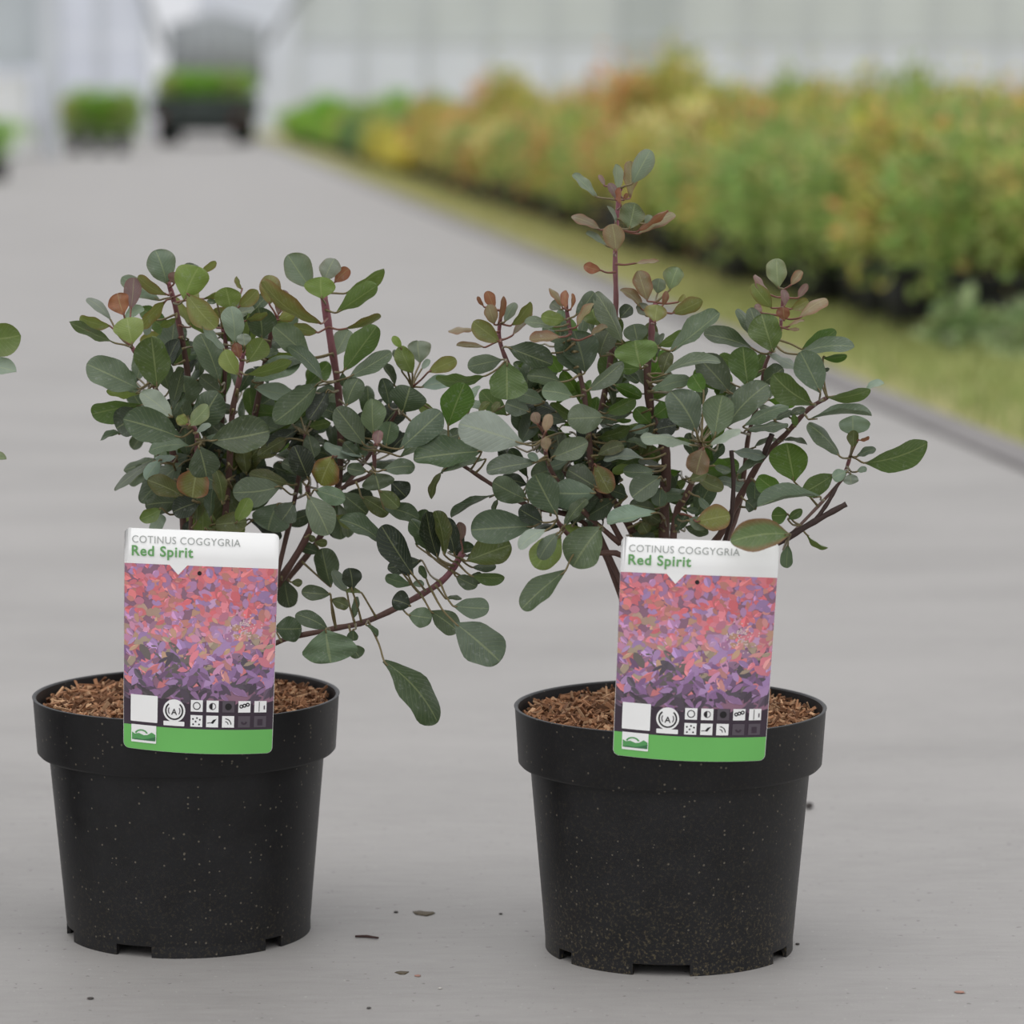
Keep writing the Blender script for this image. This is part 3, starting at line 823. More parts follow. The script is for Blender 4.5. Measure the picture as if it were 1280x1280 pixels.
def plant_tag(root, corners, Yb, seed, label):
    """corners in photo pixels give the tag's tilt; local frame x right, y up, origin bottom-left, bowed round the collar at its foot"""
    (bx, by), (brx, bry), (tx, ty), (trx, try_) = corners
    Bc = at((bx + brx) / 2, (by + bry) / 2, Yb); Tc = at((tx + trx) / 2, (ty + try_) / 2, Yb - 0.012)
    up = (Tc - Bc).normalized(); rgt = (at(trx, try_, Yb) - at(tx, ty, Yb)).normalized(); rgt = (rgt - up * rgt.dot(up)).normalized(); nrm = rgt.cross(up).normalized()
    if nrm.y > 0: nrm = -nrm
    H = (Tc - Bc).length; sx = H / TH
    W = (at(trx, try_, Yb - .012) - at(tx, ty, Yb - .012)).length; kx = W / TW
    def mp(x, y, d=0.0):
        q = 2 * x / TW - 1; bow = -0.011 * (1 - min(1, max(0, y / TH))) ** 1.3 * q * q
        return Bc + rgt * ((x - TW / 2) * kx * (1 - 0.025 * (1 - y / TH))) + up * (y * sx) + nrm * (bow + d + 0.0008)
    def strip_poly(P, mat, name, d, parent, lab=None, tess=True):
        """grid-filled outline so that it follows the bow"""
        mb = MB(); xs = [p[0] for p in P]; ys = [p[1] for p in P]; x0, x1, y0, y1 = min(xs), max(xs), min(ys), max(ys)
        n = max(2, int((x1 - x0) / 0.006)); 
        def span(x):
            hit = []
            for i in range(len(P)):
                (ax, ay), (cx, cy) = P[i], P[(i + 1) % len(P)]
                if (ax - x) * (cx - x) <= 0 and abs(ax - cx) > 1e-9: hit.append(ay + (cy - ay) * (x - ax) / (cx - ax))
            return (min(hit), max(hit)) if hit else (y0, y0)
        cuts = sorted(set([x0 + 1e-6, x1 - 1e-6] + [x0 + (x1 - x0) * i / n for i in range(1, n)] + [min(max(x, x0 + 1e-6), x1 - 1e-6) for x in xs])); V = []
        for x in cuts:
            a, b = span(x); V += [mp(x, a + (b - a) * k / 8, d) for k in range(9)]
        fs = [(i * 9 + k, (i + 1) * 9 + k, (i + 1) * 9 + k + 1, i * 9 + k + 1) for i in range(len(cuts) - 1) for k in range(8)]
        mb.add(V, fs); o = mb.build(name, mat, parent)
        if lab: o['label'] = lab
        return o
    t = empty('plant_label', Bc); tag(t, label, 'plant label', 'care labels clipped to the pots')
    r = 0.0045
    card = strip_poly(rrect(0, 0, TW, TH, r), WHITE, 'card', 0, t); sol = card.modifiers.new('s', 'SOLIDIFY'); sol.thickness = 0.0007; sol.offset = 0
    g = .0006
    PH0, PH1 = 0.0395, 0.1485    # printed photo
    strip_poly(rrect(0.0002, 0.0002, TW - .0002, 0.0195, r, corners=(1, 0, 0, 1)), GREEN, 'green_band', g, t, 'green band along the foot')
    strip_poly([(0.0002, 0.0195), (TW - .0002, 0.0195), (TW - .0002, PH0 + .003), (0.0002, PH0 + .003)], DARKP, 'dark_band', g, t, 'dark purple band with icons')
    # printed leaves
    rnd = random.Random(5); mb = MB(); nx, ny = 16, 12
    V = [mp(.0002 + (TW - .0004) * i / nx, PH0 + (PH1 - PH0) * j / ny, g) for j in range(ny + 1) for i in range(nx + 1)]
    mb.add(V, [(j * (nx + 1) + i, j * (nx + 1) + i + 1, (j + 1) * (nx + 1) + i + 1, (j + 1) * (nx + 1) + i) for j in range(ny) for i in range(nx)], (*s2l((150, 112, 132)), 0))
    pal_top = [(222, 106, 112), (232, 122, 118), (214, 112, 120), (206, 128, 150), (172, 132, 182), (196, 132, 112), (224, 100, 104), (150, 130, 186)]
    pal_mid = [(214, 124, 134), (236, 134, 142), (184, 148, 196), (200, 164, 124), (166, 134, 182), (222, 156, 190), (150, 116, 140), (212, 146, 136), (172, 156, 126), (196, 166, 208)]
    pal_low = [(160, 124, 172), (140, 104, 148), (176, 142, 186), (120, 92, 122), (84, 80, 84), (222, 128, 126), (102, 98, 88), (150, 110, 150)]
    N_ = 900
    for i in range(N_):
        x = rnd.uniform(.001, TW - .001); f = rnd.random(); y = PH0 + (PH1 - PH0) * (f if i > 60 else rnd.uniform(.2, .9)); h = (y - PH0) / (PH1 - PH0)
        pal = pal_top if h + rnd.gauss(0, .08) > .62 else pal_mid if h + rnd.gauss(0, .08) > .3 else pal_low
        c = rnd.choice(pal)
        if h < .09: c = rnd.choice([(66, 60, 66), (84, 72, 84), (146, 112, 150), (60, 58, 56)])
        l = rnd.uniform(.006, .012) * (1.55 if h < .45 else 1.0) * (1.25 - .5 * i / N_); wd = l * (rnd.uniform(.28, .5) if h < .45 else rnd.uniform(.4, .75)); a = rnd.uniform(-.5, 3.6) if h > .5 else rnd.choice([rnd.uniform(.2, 1.2), rnd.uniform(1.9, 2.9)])
        pts = [(0, 0), (.3, .42), (.65, .5), (.9, .25), (1, 0), (.9, -.25), (.65, -.5), (.3, -.42)]
        Q = []
        for u, v in pts:
            px = x + l * u * math.cos(a) - 2 * wd * v * .5 * math.sin(a); py = y + l * u * math.sin(a) + 2 * wd * v * .5 * math.cos(a)
            Q.append(mp(min(max(px, .0003), TW - .0003), min(max(py, PH0), PH1), g + 4e-7 * (i + 4)))
        kk = rnd.uniform(.94, 1.08); wt = .30 if h > .45 else .16; c = [(q * (1 - wt) + b_ * wt) * kk for q, b_ in zip(c, (212, 150, 166) if h > .45 else (176, 146, 182))]; mb.add(Q, [tuple(range(8))], (*s2l([min(255, q) for q in c]), 0))
        if rnd.random() < .3:
            hh = [min(255, q * 1.18) for q in c]; mb.add([Q[0], Q[1], Q[2], Q[3], Q[4]], [(0, 1, 2, 3, 4)], (*s2l(hh), 0)); 
            for k in range(1, 6): mb.v[-k] = tuple(Vector(mb.v[-k]) + nrm * 3e-7)
    for i in range(60):   # tiny pale blossoms right of the centre
        x = TW * rnd.gauss(.80, .045); y = PH0 + (PH1 - PH0) * rnd.gauss(.56, .045); s = .0007
        mb.add([mp(x - s, y, g + .0004), mp(x, y - s, g + .0004), mp(x + s, y, g + .0004), mp(x, y + s, g + .0004)], [(0, 1, 2, 3)], (*s2l((232, 206, 206)), 0))
    mb.build('photo_print', PRINT, t, False)['label'] = 'printed photo of red and purple leaves'
    d2 = g + .0005
    # white header lip with the pointer
    strip_poly([(.0002, PH1 - .0003), (.0355, PH1 - .0003), (.0425, PH1 - .0080), (.0495, PH1 - .0003), (TW - .0002, PH1 - .0003), (TW - .0002, PH1 + .0006), (.0002, PH1 + .0006)], WHITE, 'header_pointer', d2, t)
    def disc(x, y, r0, r1, mat, name, d, parent, a0=0, a1=360, asp=1):
        mb = MB(); n = 28; V = []
        for i in range(n + 1):
            a = math.radians(a0 + (a1 - a0) * i / n)
            V += [mp(x + r0 * math.cos(a), y + r0 * asp * math.sin(a), d), mp(x + r1 * math.cos(a), y + r1 * asp * math.sin(a), d)]
        mb.add(V, [(2 * i, 2 * i + 1, 2 * i + 3, 2 * i + 2) for i in range(n)]); return mb.build(name, mat, parent, False)
    disc(.0592, PH1 - .0060, 0, .0017, BLACKI, 'hole', d2, t)['label'] = 'small round hanging hole'
    def txt(body, x, y, width, mat, name, bold, spacing=1.0, d=d2, ys=1.0):
        V, fs, w0 = text_mesh(body, 1.0, bold, spacing); k = width / w0; mb = MB()
        mb.add([mp(x + a * k, y + b * k * ys, d) for a, b in V], fs); return mb.build(name, mat, t, False)
    txt('COTINUS COGGYGRIA', .0060, .1645, .0845, GREYT, 'latin_name_lettering', 0.0, 1.06, ys=1.05)['label'] = 'thin grey capital lettering COTINUS COGGYGRIA'
    txt('Red Spirit', .0058, .1545, .0480, GREENT, 'variety_lettering', 0.022, 1.10, ys=1.03)['label'] = 'bold green lettering Red Spirit'
    # white square (its code left out), emblem, icons, logo
    d3 = g + .0006
    strip_poly(rrect(.0060, .0225, .0280, .0440, .0005), WHITE, 'white_square', d2, t)
    ex, ey = .0415, .0322
    disc(ex, ey + .0012, 0, .0090, WHITE, 'emblem', d2, t)['label'] = 'round white award emblem with a wreath and letter A'
    em = [o for o in t.children if o.name.startswith('emblem')][0]
    disc(ex, ey + .0012, .0062, .0074, BLACKI, 'wreath', d2 + .0002, em, 130, 410); disc(ex, ey + .0012, .0042, .0050, GREYI, 'ring', d2 + .0002, em, 150, 215); disc(ex, ey + .0012, .0042, .0050, GREYI, 'ring', d2 + .0002, em, -35, 30)
    o = txt('A', ex - .0024, ey - .0020, .0048, BLACKI, 'letter', .01, d=d2 + .0003); 
    o.parent = em; o.matrix_parent_inverse = Matrix.Identity(4)
    strip_poly(rrect(ex - .0085, ey - .0108, ex + .0085, ey - .0072, .0006), WHITE, 'ribbon', d2 + .0002, em)
    icons = []
    for j, yy in enumerate((.0335, .0215)):
        for i in range(5):
            x0 = .0548 + i * .01265; dim = (j == 0 and i == 2) or (j == 1 and i > 2)
            ic = strip_poly([(x0, yy), (x0 + .0096, yy), (x0 + .0096, yy + .0092), (x0, yy + .0092)], GREYI if dim else WHITE, 'icon', d2, t)
            cx, cy = x0 + .0048, yy + .0046; dd = d2 + .0002
            if (j, i) == (0, 0): disc(cx, cy, .0024, .0031, BLACKI, 'sun_ring', dd, ic)
            elif (j, i) == (0, 1): disc(cx, cy, .0022, .0028, GREYI, 'ring', dd, ic); disc(cx, cy, 0, .0023, BLACKI, 'half_disc', dd, ic, 90, 270)
            elif (j, i) == (0, 2): disc(cx, cy, 0, .0027, BLACKI, 'dark_disc', dd, ic)
            elif (j, i) == (0, 3):
                for q in (-.0024, 0, .0026): disc(cx + q, cy + .001 + q * .3, .0007, .0016, BLACKI, 'leaf_mark', dd, ic)
            elif (j, i) == (0, 4): strip_poly([(cx - .0012, cy - .0040), (cx - .0007, cy - .0040), (cx - .0007, cy + .0040), (cx - .0012, cy + .0040)], BLACKI, 'height_mark', dd, ic); strip_poly([(cx + .0026, cy - .0022), (cx + .0036, cy - .0022), (cx + .0036, cy + .0010), (cx + .0026, cy + .0010)], GREYI, 'height_mark', dd, ic)
            elif (j, i) == (1, 0):
                for q, p in ((-.0028, .0016), (.0004, .0024), (.0028, .0012), (-.0006, -.0004), (.0022, -.0026), (-.0026, -.0026)): disc(cx + q, cy + p, 0, .0007, BLACKI, 'dot', dd, ic)
            elif (j, i) == (1, 1): strip_poly([(cx - .0012, cy - .0012), (cx + .0006, cy - .0018), (cx + .0036, cy + .0022), (cx + .0008, cy + .0014)], BLACKI, 'leaf_mark', dd, ic); strip_poly([(cx - .0040, cy - .0016), (cx - .0010, cy - .0012), (cx - .0010, cy - .0007), (cx - .0040, cy - .0010)], BLACKI, 'leaf_mark', dd, ic)
            elif (j, i) == (1, 2): disc(cx - .0022, cy - .0022, .0042, .0049, BLACKI, 'arc_mark', dd, ic, 0, 90); disc(cx - .0022, cy - .0022, .0020, .0026, BLACKI, 'arc_mark', dd, ic, 0, 90)
            elif (j, i) == (1, 3): disc(cx, cy, .0010, .0024, DARKP, 'mark', dd, ic, 180, 360)
            else: strip_poly([(cx - .002, cy - .003), (cx + .002, cy - .003), (cx + .002, cy + .002), (cx - .002, cy + .002)], DARKP, 'mark', dd, ic)
    lg = strip_poly(rrect(.0066, .0058, .0272, .0200, .0003), WHITE, 'logo', d2, t); lg['label'] = 'small white logo with green rolling hills'
    LGm = plain('logo_green', (92, 160, 96), .4, .4, .05); LGd = plain('logo_deep_green', (64, 118, 78), .4, .4, .05)
    strip_poly([(.0072, .0078), (.0266, .0078), (.0266, .0128), (.0235, .0146), (.0200, .0122), (.0170, .0118), (.0130, .0132), (.0095, .0124), (.0072, .0138)], LGm, 'hill', d2 + .0002, lg)
    strip_poly([(.0072, .0078), (.0110, .0090), (.0160, .0084), (.0210, .0094), (.0266, .0112), (.0266, .0078)], LGd, 'hill', d2 + .0003, lg)
    disc(.0150, .0122, .0042, .0056, LGm, 'arch', d2 + .00035, lg, 20, 165, .75)
    # prong that clips the label over the rim
    mb = MB(); q = mp(TW / 2, .045, -.0012); mb.box(q - nrm * .004 , (.022, .010, .0010)); mb.box(q - nrm * .0085 - Vector((0, 0, .014)), (.022, .0010, .030)); mb.build('clip_prong', WHITE, t, False)
    return t
plant_tag(left, ((151.5, 940), (340, 943), (156, 661.5), (349.5, 665)), YL - 0.1275, 1, 'upright care label with leaf photo clipped to the left black pot')
plant_tag(right, ((766, 949), (957.5, 953), (777, 669.5), (974.5, 680)), YR - 0.1275, 2, 'care label on the right black pot, a leaf hanging over its top right corner')

# ------------------------------------------------------------------ litter on the concrete
STONE = plain('grit_stone', (74, 70, 68), .8, .3, .2, 200); PALE = plain('pale_chip', (188, 184, 178), .7, .3, .1, 200); PINK = plain('dry_leaf_pink', (160, 122, 108), .7, .3, .1, 200); TWM = plain('twig_dark', (66, 48, 44), .7, .3, .2, 200); OLV = plain('dry_leaf_olive', (84, 74, 56), .7, .3, .2, 150)
def gpt(x, y):
    a = (x - 640) / F; b = (640 - y) / F; d = Vector((a, CP + b * SP, -SP + b * CP)); return Vector((0, 0, CAM_H)) + d * (CAM_H / -d.z)
def pebble(x, y, wpx, mat, name, label, cat, hh=.5):
    p = gpt(x, y); r = wpx / 2 * px2m(p.y); mb = MB(); rnd = random.Random(int(x)); n = 10; V = []
    for i in range(1, 6):
        th = math.pi * i / 6
        for k in range(n):
            a = 2 * math.pi * k / n; jg = .42 if 'leaf' in name else .15; q = r * (1 + rnd.uniform(-jg, jg) * (1 if i == 3 else .4)); V.append(p + Vector((q * math.sin(th) * math.cos(a), q * math.sin(th) * math.sin(a), r * hh * (1 - .96 * math.cos(th)) * 1.0)))
    V += [p + Vector((0, 0, 0)), p + Vector((0, 0, 2 * r * hh))]
    fs = [(i * n + k, i * n + (k + 1) % n, (i + 1) * n + (k + 1) % n, (i + 1) * n + k) for i in range(4) for k in range(n)] + [(50, (k + 1) % n, k) for k in range(n)] + [(51, 40 + k, 40 + (k + 1) % n) for k in range(n)]
    mb.add(V, fs); o = mb.build(name, mat); return tag(o, label, cat)
pebble(1011, 1011, 11, STONE, 'pebble', 'dark pebble on the concrete just right of the right pot', 'pebble', .8)
pebble(113, 1249, 9, STONE, 'pebble', 'flat dark bit of grit below the left pot near the lower left corner', 'pebble', .3)
pebble(461, 1261, 6, STONE, 'pebble', 'small dark grit grain below the gap between the pots', 'pebble', .4)
pebble(495, 1141, 6, STONE, 'pebble', 'tiny dark grain left of the flat olive scrap between the pots', 'pebble', .4)
pebble(626, 1143, 5, STONE, 'pebble', 'tiny dark grain close to the left side of the right pot', 'pebble', .4)
pebble(997, 1181, 6, STONE, 'pebble', 'small dark grain at the foot of the right pot, on its right', 'pebble', .4)
pebble(550, 1236, 6, PALE, 'stone_chip', 'pale bluish stone chip between and in front of the pots', 'stone chip', .3)
pebble(1200, 1241, 13, PINK, 'leaf_fragment', 'pinkish dry leaf fragment in the lower right of the concrete', 'leaf fragment', .15)
pebble(522, 1220, 9, PINK, 'leaf_fragment', 'small reddish leaf bit on the concrete between the pots', 'leaf fragment', .15)
pebble(503, 1216, 16, OLV, 'leaf_fragment', 'thin olive leaf scrap on the concrete left of the reddish bit', 'leaf fragment', .04)
pebble(529, 1142, 24, OLV, 'leaf_fragment', 'flat dark olive leaf scrap between the two pots', 'leaf fragment', .05)
mb = MB(); a, b, c = gpt(444, 1172), gpt(458, 1171), gpt(473, 1174); z = Vector((0, 0, .0016)); b = (a + c) / 2 + Vector((0, .002, 0)); mb.tube([a + z * .7, b + z * .8, c + z * .7], [.0009, .0012, .0008], 8)
tag(mb.build('twig', TWM), 'short dark twig on the concrete between the two pots', 'twig')

# ------------------------------------------------------------------ potted shrubs in the bed (out of focus)
FOL = vcol('bed_foliage', 0.5, 0.4, 0.42); POTB = plain('bed_pot_plastic', (30, 31, 34), .5, .4, .2)
def cloud(name, pal, R, H, n, seed, leaf=(.025, .05), spiky=0.0):
    rnd = random.Random(seed); mb = MB(); blobs = []
    for i in range(16):
        a = rnd.uniform(0, 6.28); r = R * .72 * math.sqrt(rnd.random()); blobs.append((Vector((r * math.cos(a), r * math.sin(a), H * rnd.uniform(.18, .86) * (1 - .35 * (r / R) ** 2))), rnd.uniform(.3, .5) * R, rnd.choice(pal)))
    for i in range(n):
        c, br, pc = rnd.choice(blobs); d = Vector((rnd.gauss(0, 1), rnd.gauss(0, 1), rnd.gauss(0, 1) + .3)).normalized(); p = c + d * br * rnd.random() ** .35
        if rnd.random() < spiky: p.z += rnd.uniform(.0, .16) * (.5 + .5 * math.sin(p.x * 40 + p.y * 30))
        if rnd.random() < .045: p = Vector((p.x * 1.1, p.y * 1.1, rnd.uniform(-.06, .12)))
        if p.z < -.10: p.z = -.10
        cc = pc if rnd.random() < .6 else rnd.choice(pal); kk = rnd.uniform(.94, 1.3); cc = s2l([min(250, q * kk * rnd.uniform(.96, 1.04)) for q in cc])
        L = rnd.uniform(*leaf); ax = (d + Vector((rnd.gauss(0, .5), rnd.gauss(0, .5), rnd.gauss(0, .5)))).normalized(); sd_ = ax.cross(Vector((rnd.gauss(0, 1), rnd.gauss(0, 1), 1))).normalized() * L * .3; nn = ax.cross(sd_).normalized()
        mb.add([p, p + ax * L * .35 + sd_, p + ax * L * .8 + sd_ * .75, p + ax * L - nn * L * .1, p + ax * L * .8 - sd_ * .75, p + ax * L * .35 - sd_, p + ax * L * .55 - nn * L * .12],
               [(0, 1, 6), (1, 2, 6), (2, 3, 6), (3, 4, 6), (4, 5, 6), (5, 0, 6)], (*cc, 0))
    for k in range(6):
        a = k * 1.05; mb.tube([Vector((0, 0, -.03)), Vector((R * .25 * math.cos(a), R * .25 * math.sin(a), H * .35)), Vector((R * .5 * math.cos(a), R * .5 * math.sin(a), H * .7))], [.005, .004, .002], 5, (*s2l((92, 74, 56)), 0))
    return mb
YG = [(188, 140, 96), (202, 196, 136), (176, 178, 96), (168, 174, 92), (158, 168, 88), (160, 166, 88), (188, 184, 108), (146, 156, 84), (182, 168, 98)]
OR = [(188, 156, 100), (178, 164, 98), (168, 166, 92), (194, 142, 98), (186, 176, 104)]
RD = [(188, 124, 96), (180, 148, 98), (186, 164, 104), (170, 162, 94), (190, 106, 86), (174, 168, 98), (180, 170, 104)]
GN = [(142, 164, 92), (130, 150, 84), (158, 172, 104), (154, 158, 98), (172, 180, 116), (176, 166, 104), (146, 166, 96), (138, 162, 92), (128, 152, 84)]
BG = [(100, 128, 92), (88, 116, 84), (112, 136, 100), (96, 122, 76)]
YE = [(196, 184, 84), (204, 192, 104), (178, 172, 74)]
BR = [(136, 178, 70), (120, 164, 60), (150, 188, 84)]
KINDS = {'yg': (YG, 'yellow-green'), 'or': (OR, 'orange-tinged'), 'rd': (RD, 'red-leaved'), 'gn': (GN, 'mid green'), 'bg': (BG, 'grey-green'), 'ye': (YE, 'golden yellow'), 'br': (BR, 'bright green')}
protos = {}
def bed_plant(kind, pos, sc=1.0, hs=1.0, where='', group=''):
    rz = random.uniform(0, 6.28)
    if kind not in protos:
        pal, nm = KINDS[kind]; r = empty('potted_shrub')
        mb = MB(); mb.lathe([(.001, .002), (.085, 0), (.09, .004), (.105, .15), (.105, .17), (.115, .17), (.118, .205), (.112, .205), (.108, .19), (.001, .188)], 24); p = mb.build('pot', POTB, r)
        f = cloud('foliage', pal, .275, .46, 1700, hash_(kind), spiky=.12).build('foliage', FOL, r, False); f.location = (0, 0, .19)
        protos[kind] = (r, p, f); used = False
    r, p, f = protos[kind]
    if r.get('used'):
        r2 = r.copy(); col.objects.link(r2)
        for ch in (p, f):
            c2 = ch.copy(); col.objects.link(c2); c2.parent = r2; c2.matrix_parent_inverse = Matrix.Identity(4)
        fo = c2
    else: r2 = r; r2['used'] = 1; fo = f
    r2.location = pos; r2.rotation_euler = (0, 0, rz); r2.scale = (sc, sc, sc * hs)
    tag(r2, f'{KINDS[kind][1]} potted shrub {where}', 'potted plant', f'{KINDS[kind][1]} shrubs {group or where}')
    return r2
def hash_(s): return sum(ord(c) * (i + 3) for i, c in enumerate(s))
B0 = 0.60       # distance of the first pot row from the road edge
rows = [(0, .47), (.46, .50), (.94, .60), (1.5, .75), (2.1, .9), (2.9, 1.2), (3.8, 1.6)]
for ri, (off, step) in enumerate(rows):
    s = 2.95 + ri * .15
    while s < 54:
        p = road(s + random.uniform(-.05, .05), B0 + off + random.uniform(-.05, .05))
        x_px = 640 + F * p.x / p.y
        if -60 < x_px < 1420 and (ri < 3 or s > 4 + ri):
            q = random.random()
            if s < 8: kind = 'gn' if q < .78 else 'yg'
            elif s < 12: kind = 'yg' if q < .5 else 'gn' if q < .9 else 'or' if q < .97 else 'rd'
            elif s < 17: kind = 'or' if q < .3 else 'yg' if q < .84 else 'rd' if q < .93 else 'gn'
            elif s < 22: kind = 'rd' if q < .22 else 'or' if q < .5 else 'yg' if q < .9 else 'ye'
            elif s < 26: kind = 'ye' if ri < 1 else 'bg' if q < .5 else 'yg'
            elif s < 33: kind = 'bg' if q < .85 else 'gn'
            else: kind = 'br' if q < .6 else 'gn' if q < .85 else 'or'
            where = ('in the bed\'s front row, ' if ri == 0 else 'behind the front row, ') + ('near the right edge' if s < 8 else 'mid-way along' if s < 22 else 'at the far end')
            bed_plant(kind, p, random.uniform(.92, 1.12), random.uniform(.78, 1.08) * (1.22 if random.random() < .14 else 1) * (1 if ri < 2 else 1.04) * (.62 if 22 <= s < 26 and ri < 1 else .85 if s >= 22 else 1), where)
        s += step * random.uniform(.9, 1.1) * (1 if s < 20 else 1.7)
# low weeds by the first pots
for i, (x, y) in enumerate(((1205, 432), (1246, 425), (1275, 440))):
    p = gpt(x, y + 12); mb = cloud('weed', [(150, 166, 124), (164, 178, 138), (132, 152, 104)], .09, .13, 260, 40 + i, (.03, .06)); mb.v = [tuple(Vector(v) + p) for v in mb.v]
    tag(mb.build('weed', FOL, None, False), ['leafy grey-green weed in the grass left of its neighbours, beside the first pots', 'leafy grey-green weed between two others, beside the first pots', 'leafy grey-green weed in the grass at the right edge of the photo'][i], 'weed')
# left side shrubs
for x, y, D, k, sc in ((-2, 0, 28.5, 'br', 1.0),):
    bed_plant(k, Vector(((x - 640) / F * D, D, 0)), sc * .95, .9, 'at the left edge of the photo')
for i in range(6):
    D = 43 + (i // 3) * .8; x = 98 + (i % 3) * 28; bed_plant('br' if i % 2 else 'gn', Vector(((x - 640) / F * D, D, 0)), 1.0, 1.25, 'in the group left of the trailer')

# ------------------------------------------------------------------ trailer with plants
D = 51.5; cx = (252 - 640) / F * D
tr = empty('plant_trailer', (cx, D, 0)); tag(tr, 'dark flat plant trailer parked on the road in the background', 'trailer')
DK = plain('trailer_paint', (52, 60, 56), .6, .3, .2, 3); RUB = plain('rubber', (24, 24, 25), .8, .2, .1, 10); RED = plain('rear_lamp', (120, 30, 26), .3, .5, .05)
mb = MB(); mb.box((cx, D + 1.2, .36), (1.30, 2.6, .10)); mb.box((cx, D + .03, .30), (1.2, .06, .14)); mb.build('chassis', DK, tr, False)
mb = MB(); mb.box((cx, D + 1.2, .45), (1.42, 2.7, .05)); mb.build('deck', DK, tr, False)
for (x, y, sx_, sy_) in ((cx, D - .13, 1.42, .03), (cx, D + 2.53, 1.42, .03), (cx - .70, D + 1.2, .03, 2.7), (cx + .70, D + 1.2, .03, 2.7)):
    mb = MB(); mb.box((x, y, .59), (sx_, sy_, .23)); 
    for q in range(4): mb.box((x - sx_ * .375 + sx_ * .25 * q if sx_ > 1 else x, y - sy_ * .375 + sy_ * .25 * q if sy_ > 1 else y, .59), (.05, .05, .25))
    mb.build('side_board', DK, tr, False)
for sx_ in (-1, 1):
    for yy in (.35, 2.05):
        mb = MB(); n = 24; prof = [(.05, -.09), (.17, -.10), (.205, -.07), (.21, 0), (.205, .07), (.17, .10), (.05, .09)]; V = []
        for r, a in prof:
            for k in range(n): V.append(Vector((cx + sx_ * .56 + a, D + yy + r * math.cos(6.2832 * k / n), .21 + r * math.sin(6.2832 * k / n))))
        mb.add(V, [(i * n + k, i * n + (k + 1) % n, (i + 1) * n + (k + 1) % n, (i + 1) * n + k) for i in range(6) for k in range(n)] + [tuple(range(n)), tuple(6 * n + k for k in range(n))])
        wl = mb.build('wheel', RUB, tr)
        mb = MB(); mb.box((cx + sx_ * .56, D + yy, .21), (.19, .16, .16)); mb.build('hub', DK, wl, False)
for yy in (.35, 2.05):
    mb = MB(); mb.tube([Vector((cx - .5, D + yy, .21)), Vector((cx + .5, D + yy, .21))], [.03, .03], 10); mb.build('axle', DK, tr)
for q in (-.58, .58):
    mb = MB(); mb.box((cx + q, D - .155, .40), (.12, .03, .06)); mb.build('rear_lamp', RED, tr, False)
mb = MB(); mb.tube([Vector((cx, D + 2.5, .36)), Vector((cx, D + 3.6, .34))], [.035, .03], 10); mb.build('drawbar', DK, tr)
for i in range(12):
    o = bed_plant('br' if i % 3 else 'gn', Vector((cx - .48 + (i % 4) * .32, D + .3 + (i // 4) * .8, .476)), .85, 1.15, 'loaded on the dark trailer')

# ------------------------------------------------------------------ greenhouses
GLS = plain('whitewashed_glass', (218, 222, 232), .35, .5, .05, .6); GL2 = plain('film_upper', (202, 207, 208), .4, .5, .06, .6); FRM = plain('aluminium_frame', (200, 204, 208), .5, .5, .05, 2); DRK = plain('dim_glass', (182, 188, 190), .3, .5, .08, 1)
CURT = plain('grey_curtain', (156, 160, 162), .7, .3, .08, 1); CON = plain('base_wall', (182, 182, 186), .8, .3, .05, 2)
Dg = 64.0
def gx(px, D=Dg): return (px - 640) / F * D
def panels(root, xs, D, z0, z1, name, mat, dark=()):
    for i in range(len(xs) - 1):
        mb = MB(); a, b = xs[i], xs[i + 1]; mb.box(((a + b) / 2, D, (z0 + z1) / 2), (b - a - .05, .03, z1 - z0 - .04)); mb.build(name, DRK if i in dark else mat, root, False)
gh = empty('greenhouse', (gx(700), Dg, 0)); tag(gh, 'long pale greenhouse with whitewashed glass front across the background', 'greenhouse')
xs = [gx(375) + i * (gx(1480) - gx(375)) / 14 for i in range(15)]
panels(gh, xs, Dg, .35, 1.75, 'glass_pane', GLS, (5,)); panels(gh, xs, Dg, 1.75, 4.2, 'upper_pane', GL2, (5,))
for x in xs:
    mb = MB(); mb.box((x, Dg - .03, 2.1), (.10, .12, 4.2)); mb.build('post', FRM, gh, False)
mb = MB(); mb.box(((xs[0] + xs[-1]) / 2, Dg, .17), (xs[-1] - xs[0], .16, .34)); mb.build('plinth', CON, gh, False)
for z in (.36, 1.75, 4.2):
    mb = MB(); mb.box(((xs[0] + xs[-1]) / 2, Dg - .02, z), (xs[-1] - xs[0], .09, .07)); mb.build('rail', FRM, gh, False)
xl = [gx(75) + i * (gx(188) - gx(75)) / 2 for i in range(3)]
gl = empty('greenhouse', (gx(130), Dg, 0)); tag(gl, 'pale greenhouse section in the background left of the trailer', 'greenhouse')
xl = [gx(-60), gx(20), gx(75), gx(130), gx(188)]
panels(gl, xl, Dg, .35, 1.75, 'glass_pane', GLS); panels(gl, xl, Dg, 1.75, 4.2, 'upper_pane', GLS)
for x in xl:
    mb = MB(); mb.box((x, Dg - .03, 2.1), (.10, .12, 4.2)); mb.build('post', FRM, gl, False)
mb = MB(); mb.box(((xl[0] + xl[-1]) / 2, Dg, .17), (xl[-1] - xl[0], .16, .34)); mb.build('plinth', CON, gl, False)
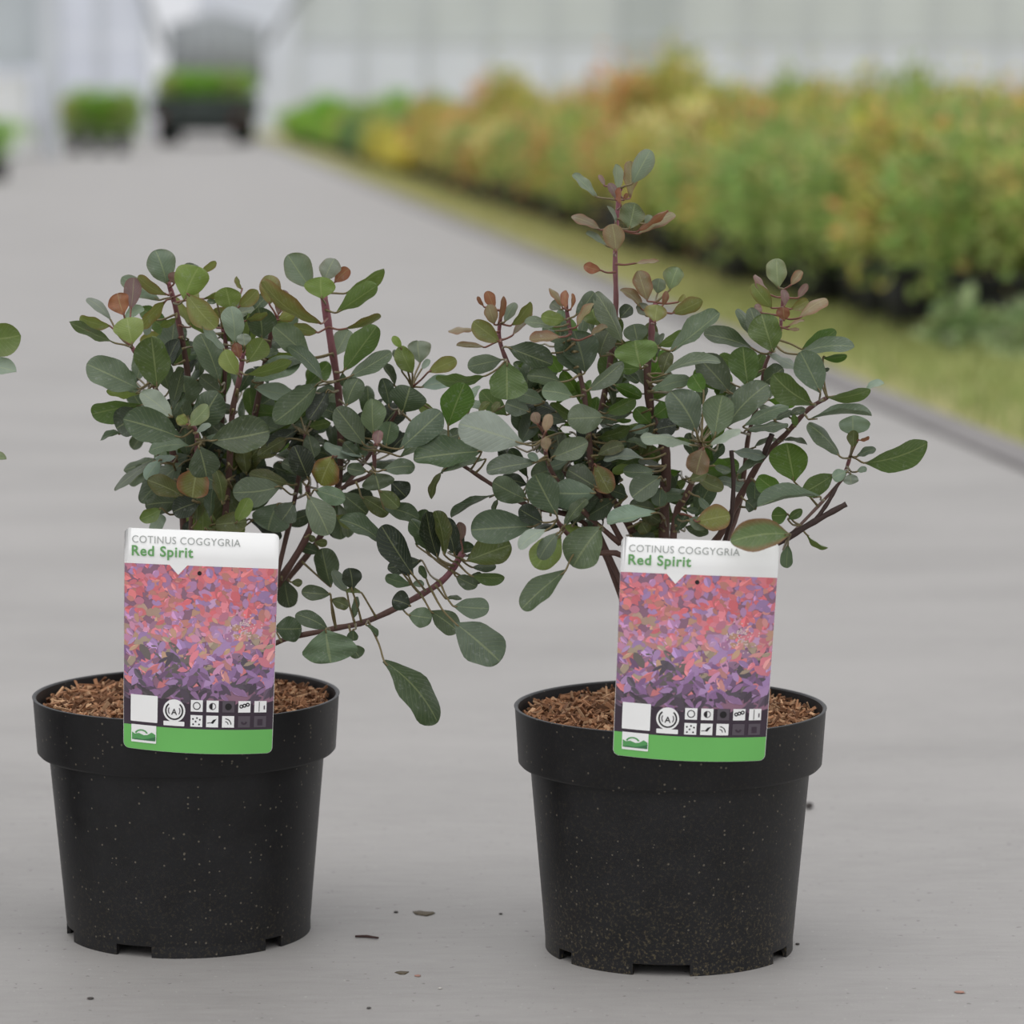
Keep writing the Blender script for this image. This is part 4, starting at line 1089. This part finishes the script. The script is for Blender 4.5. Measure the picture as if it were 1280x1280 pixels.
# passage between them: curtain hung under a V of braces, closed far end
ps = empty('greenhouse_passage', (gx(280), Dg, 0)); tag(ps, 'open passage between the greenhouses behind the trailer, with slanting braces', 'passage')
De = Dg + 9
mb = MB(); mb.box(((gx(188) + gx(375)) / 2, De, 2.1), (gx(375) - gx(188) - .2, .1, 4.2)); mb.build('end_wall', GLS, ps, False)
for a, b in (((172, -30), (205, 62)), ((388, -30), (335, 55))):
    mb = MB(); A = at(a[0], a[1], Dg - .1); B_ = at(b[0], b[1], Dg - .1); mb.tube([A, B_], [.06, .06], 8); mb.build('brace', CURT, ps)
mb = MB(); n = 20; V = []
for i in range(n + 1):
    x = gx(212) + (gx(330) - gx(212)) * i / n; dy = .05 * math.sin(i * 2.1); t_ = 2.3 - .25 * abs(i / n - .5) * 2; V += [(x, Dg + .3 + dy, .9), (x, Dg + .3 + dy, t_)]
mb.add(V, [(2 * i, 2 * i + 2, 2 * i + 3, 2 * i + 1) for i in range(n)]); cu = mb.build('curtain', CURT, ps); so_ = cu.modifiers.new('s', 'SOLIDIFY'); so_.thickness = .02
# near left house corner
D2 = 40.5
hl = empty('greenhouse', (gx(40, D2), D2, 0)); tag(hl, 'corner of a pale greenhouse with a tall grey post at the far left', 'greenhouse')
mb = MB(); mb.box((gx(66, D2), D2, 2.0), (.20, .2, 4.0)); mb.build('corner_post', FRM, hl, False)
mb = MB(); mb.box((gx(-20, D2), D2 + .1, 2.5), (gx(60, D2) - gx(-100, D2), .05, 2.9)); mb.build('side_panel', DRK, hl, False)
cb = empty('storage_box', (gx(10, D2), D2 - .6, 0)); tag(cb, 'white storage box beside the tall grey post at the left', 'storage box')
WB = plain('white_box_paint', (222, 224, 222), .5, .4, .03, 2); mb = MB(); mb.box((gx(2, D2), D2 - .6, .47), (.84, .7, .86)); mb.build('body', WB, cb, False)
mb = MB(); mb.box((gx(2, D2), D2 - .6, .92), (.88, .74, .05)); mb.build('lid', WB, cb, False); mb = MB(); mb.box((gx(2, D2), D2 - .6, .02), (.8, .66, .04)); mb.build('foot', CON, cb, False)
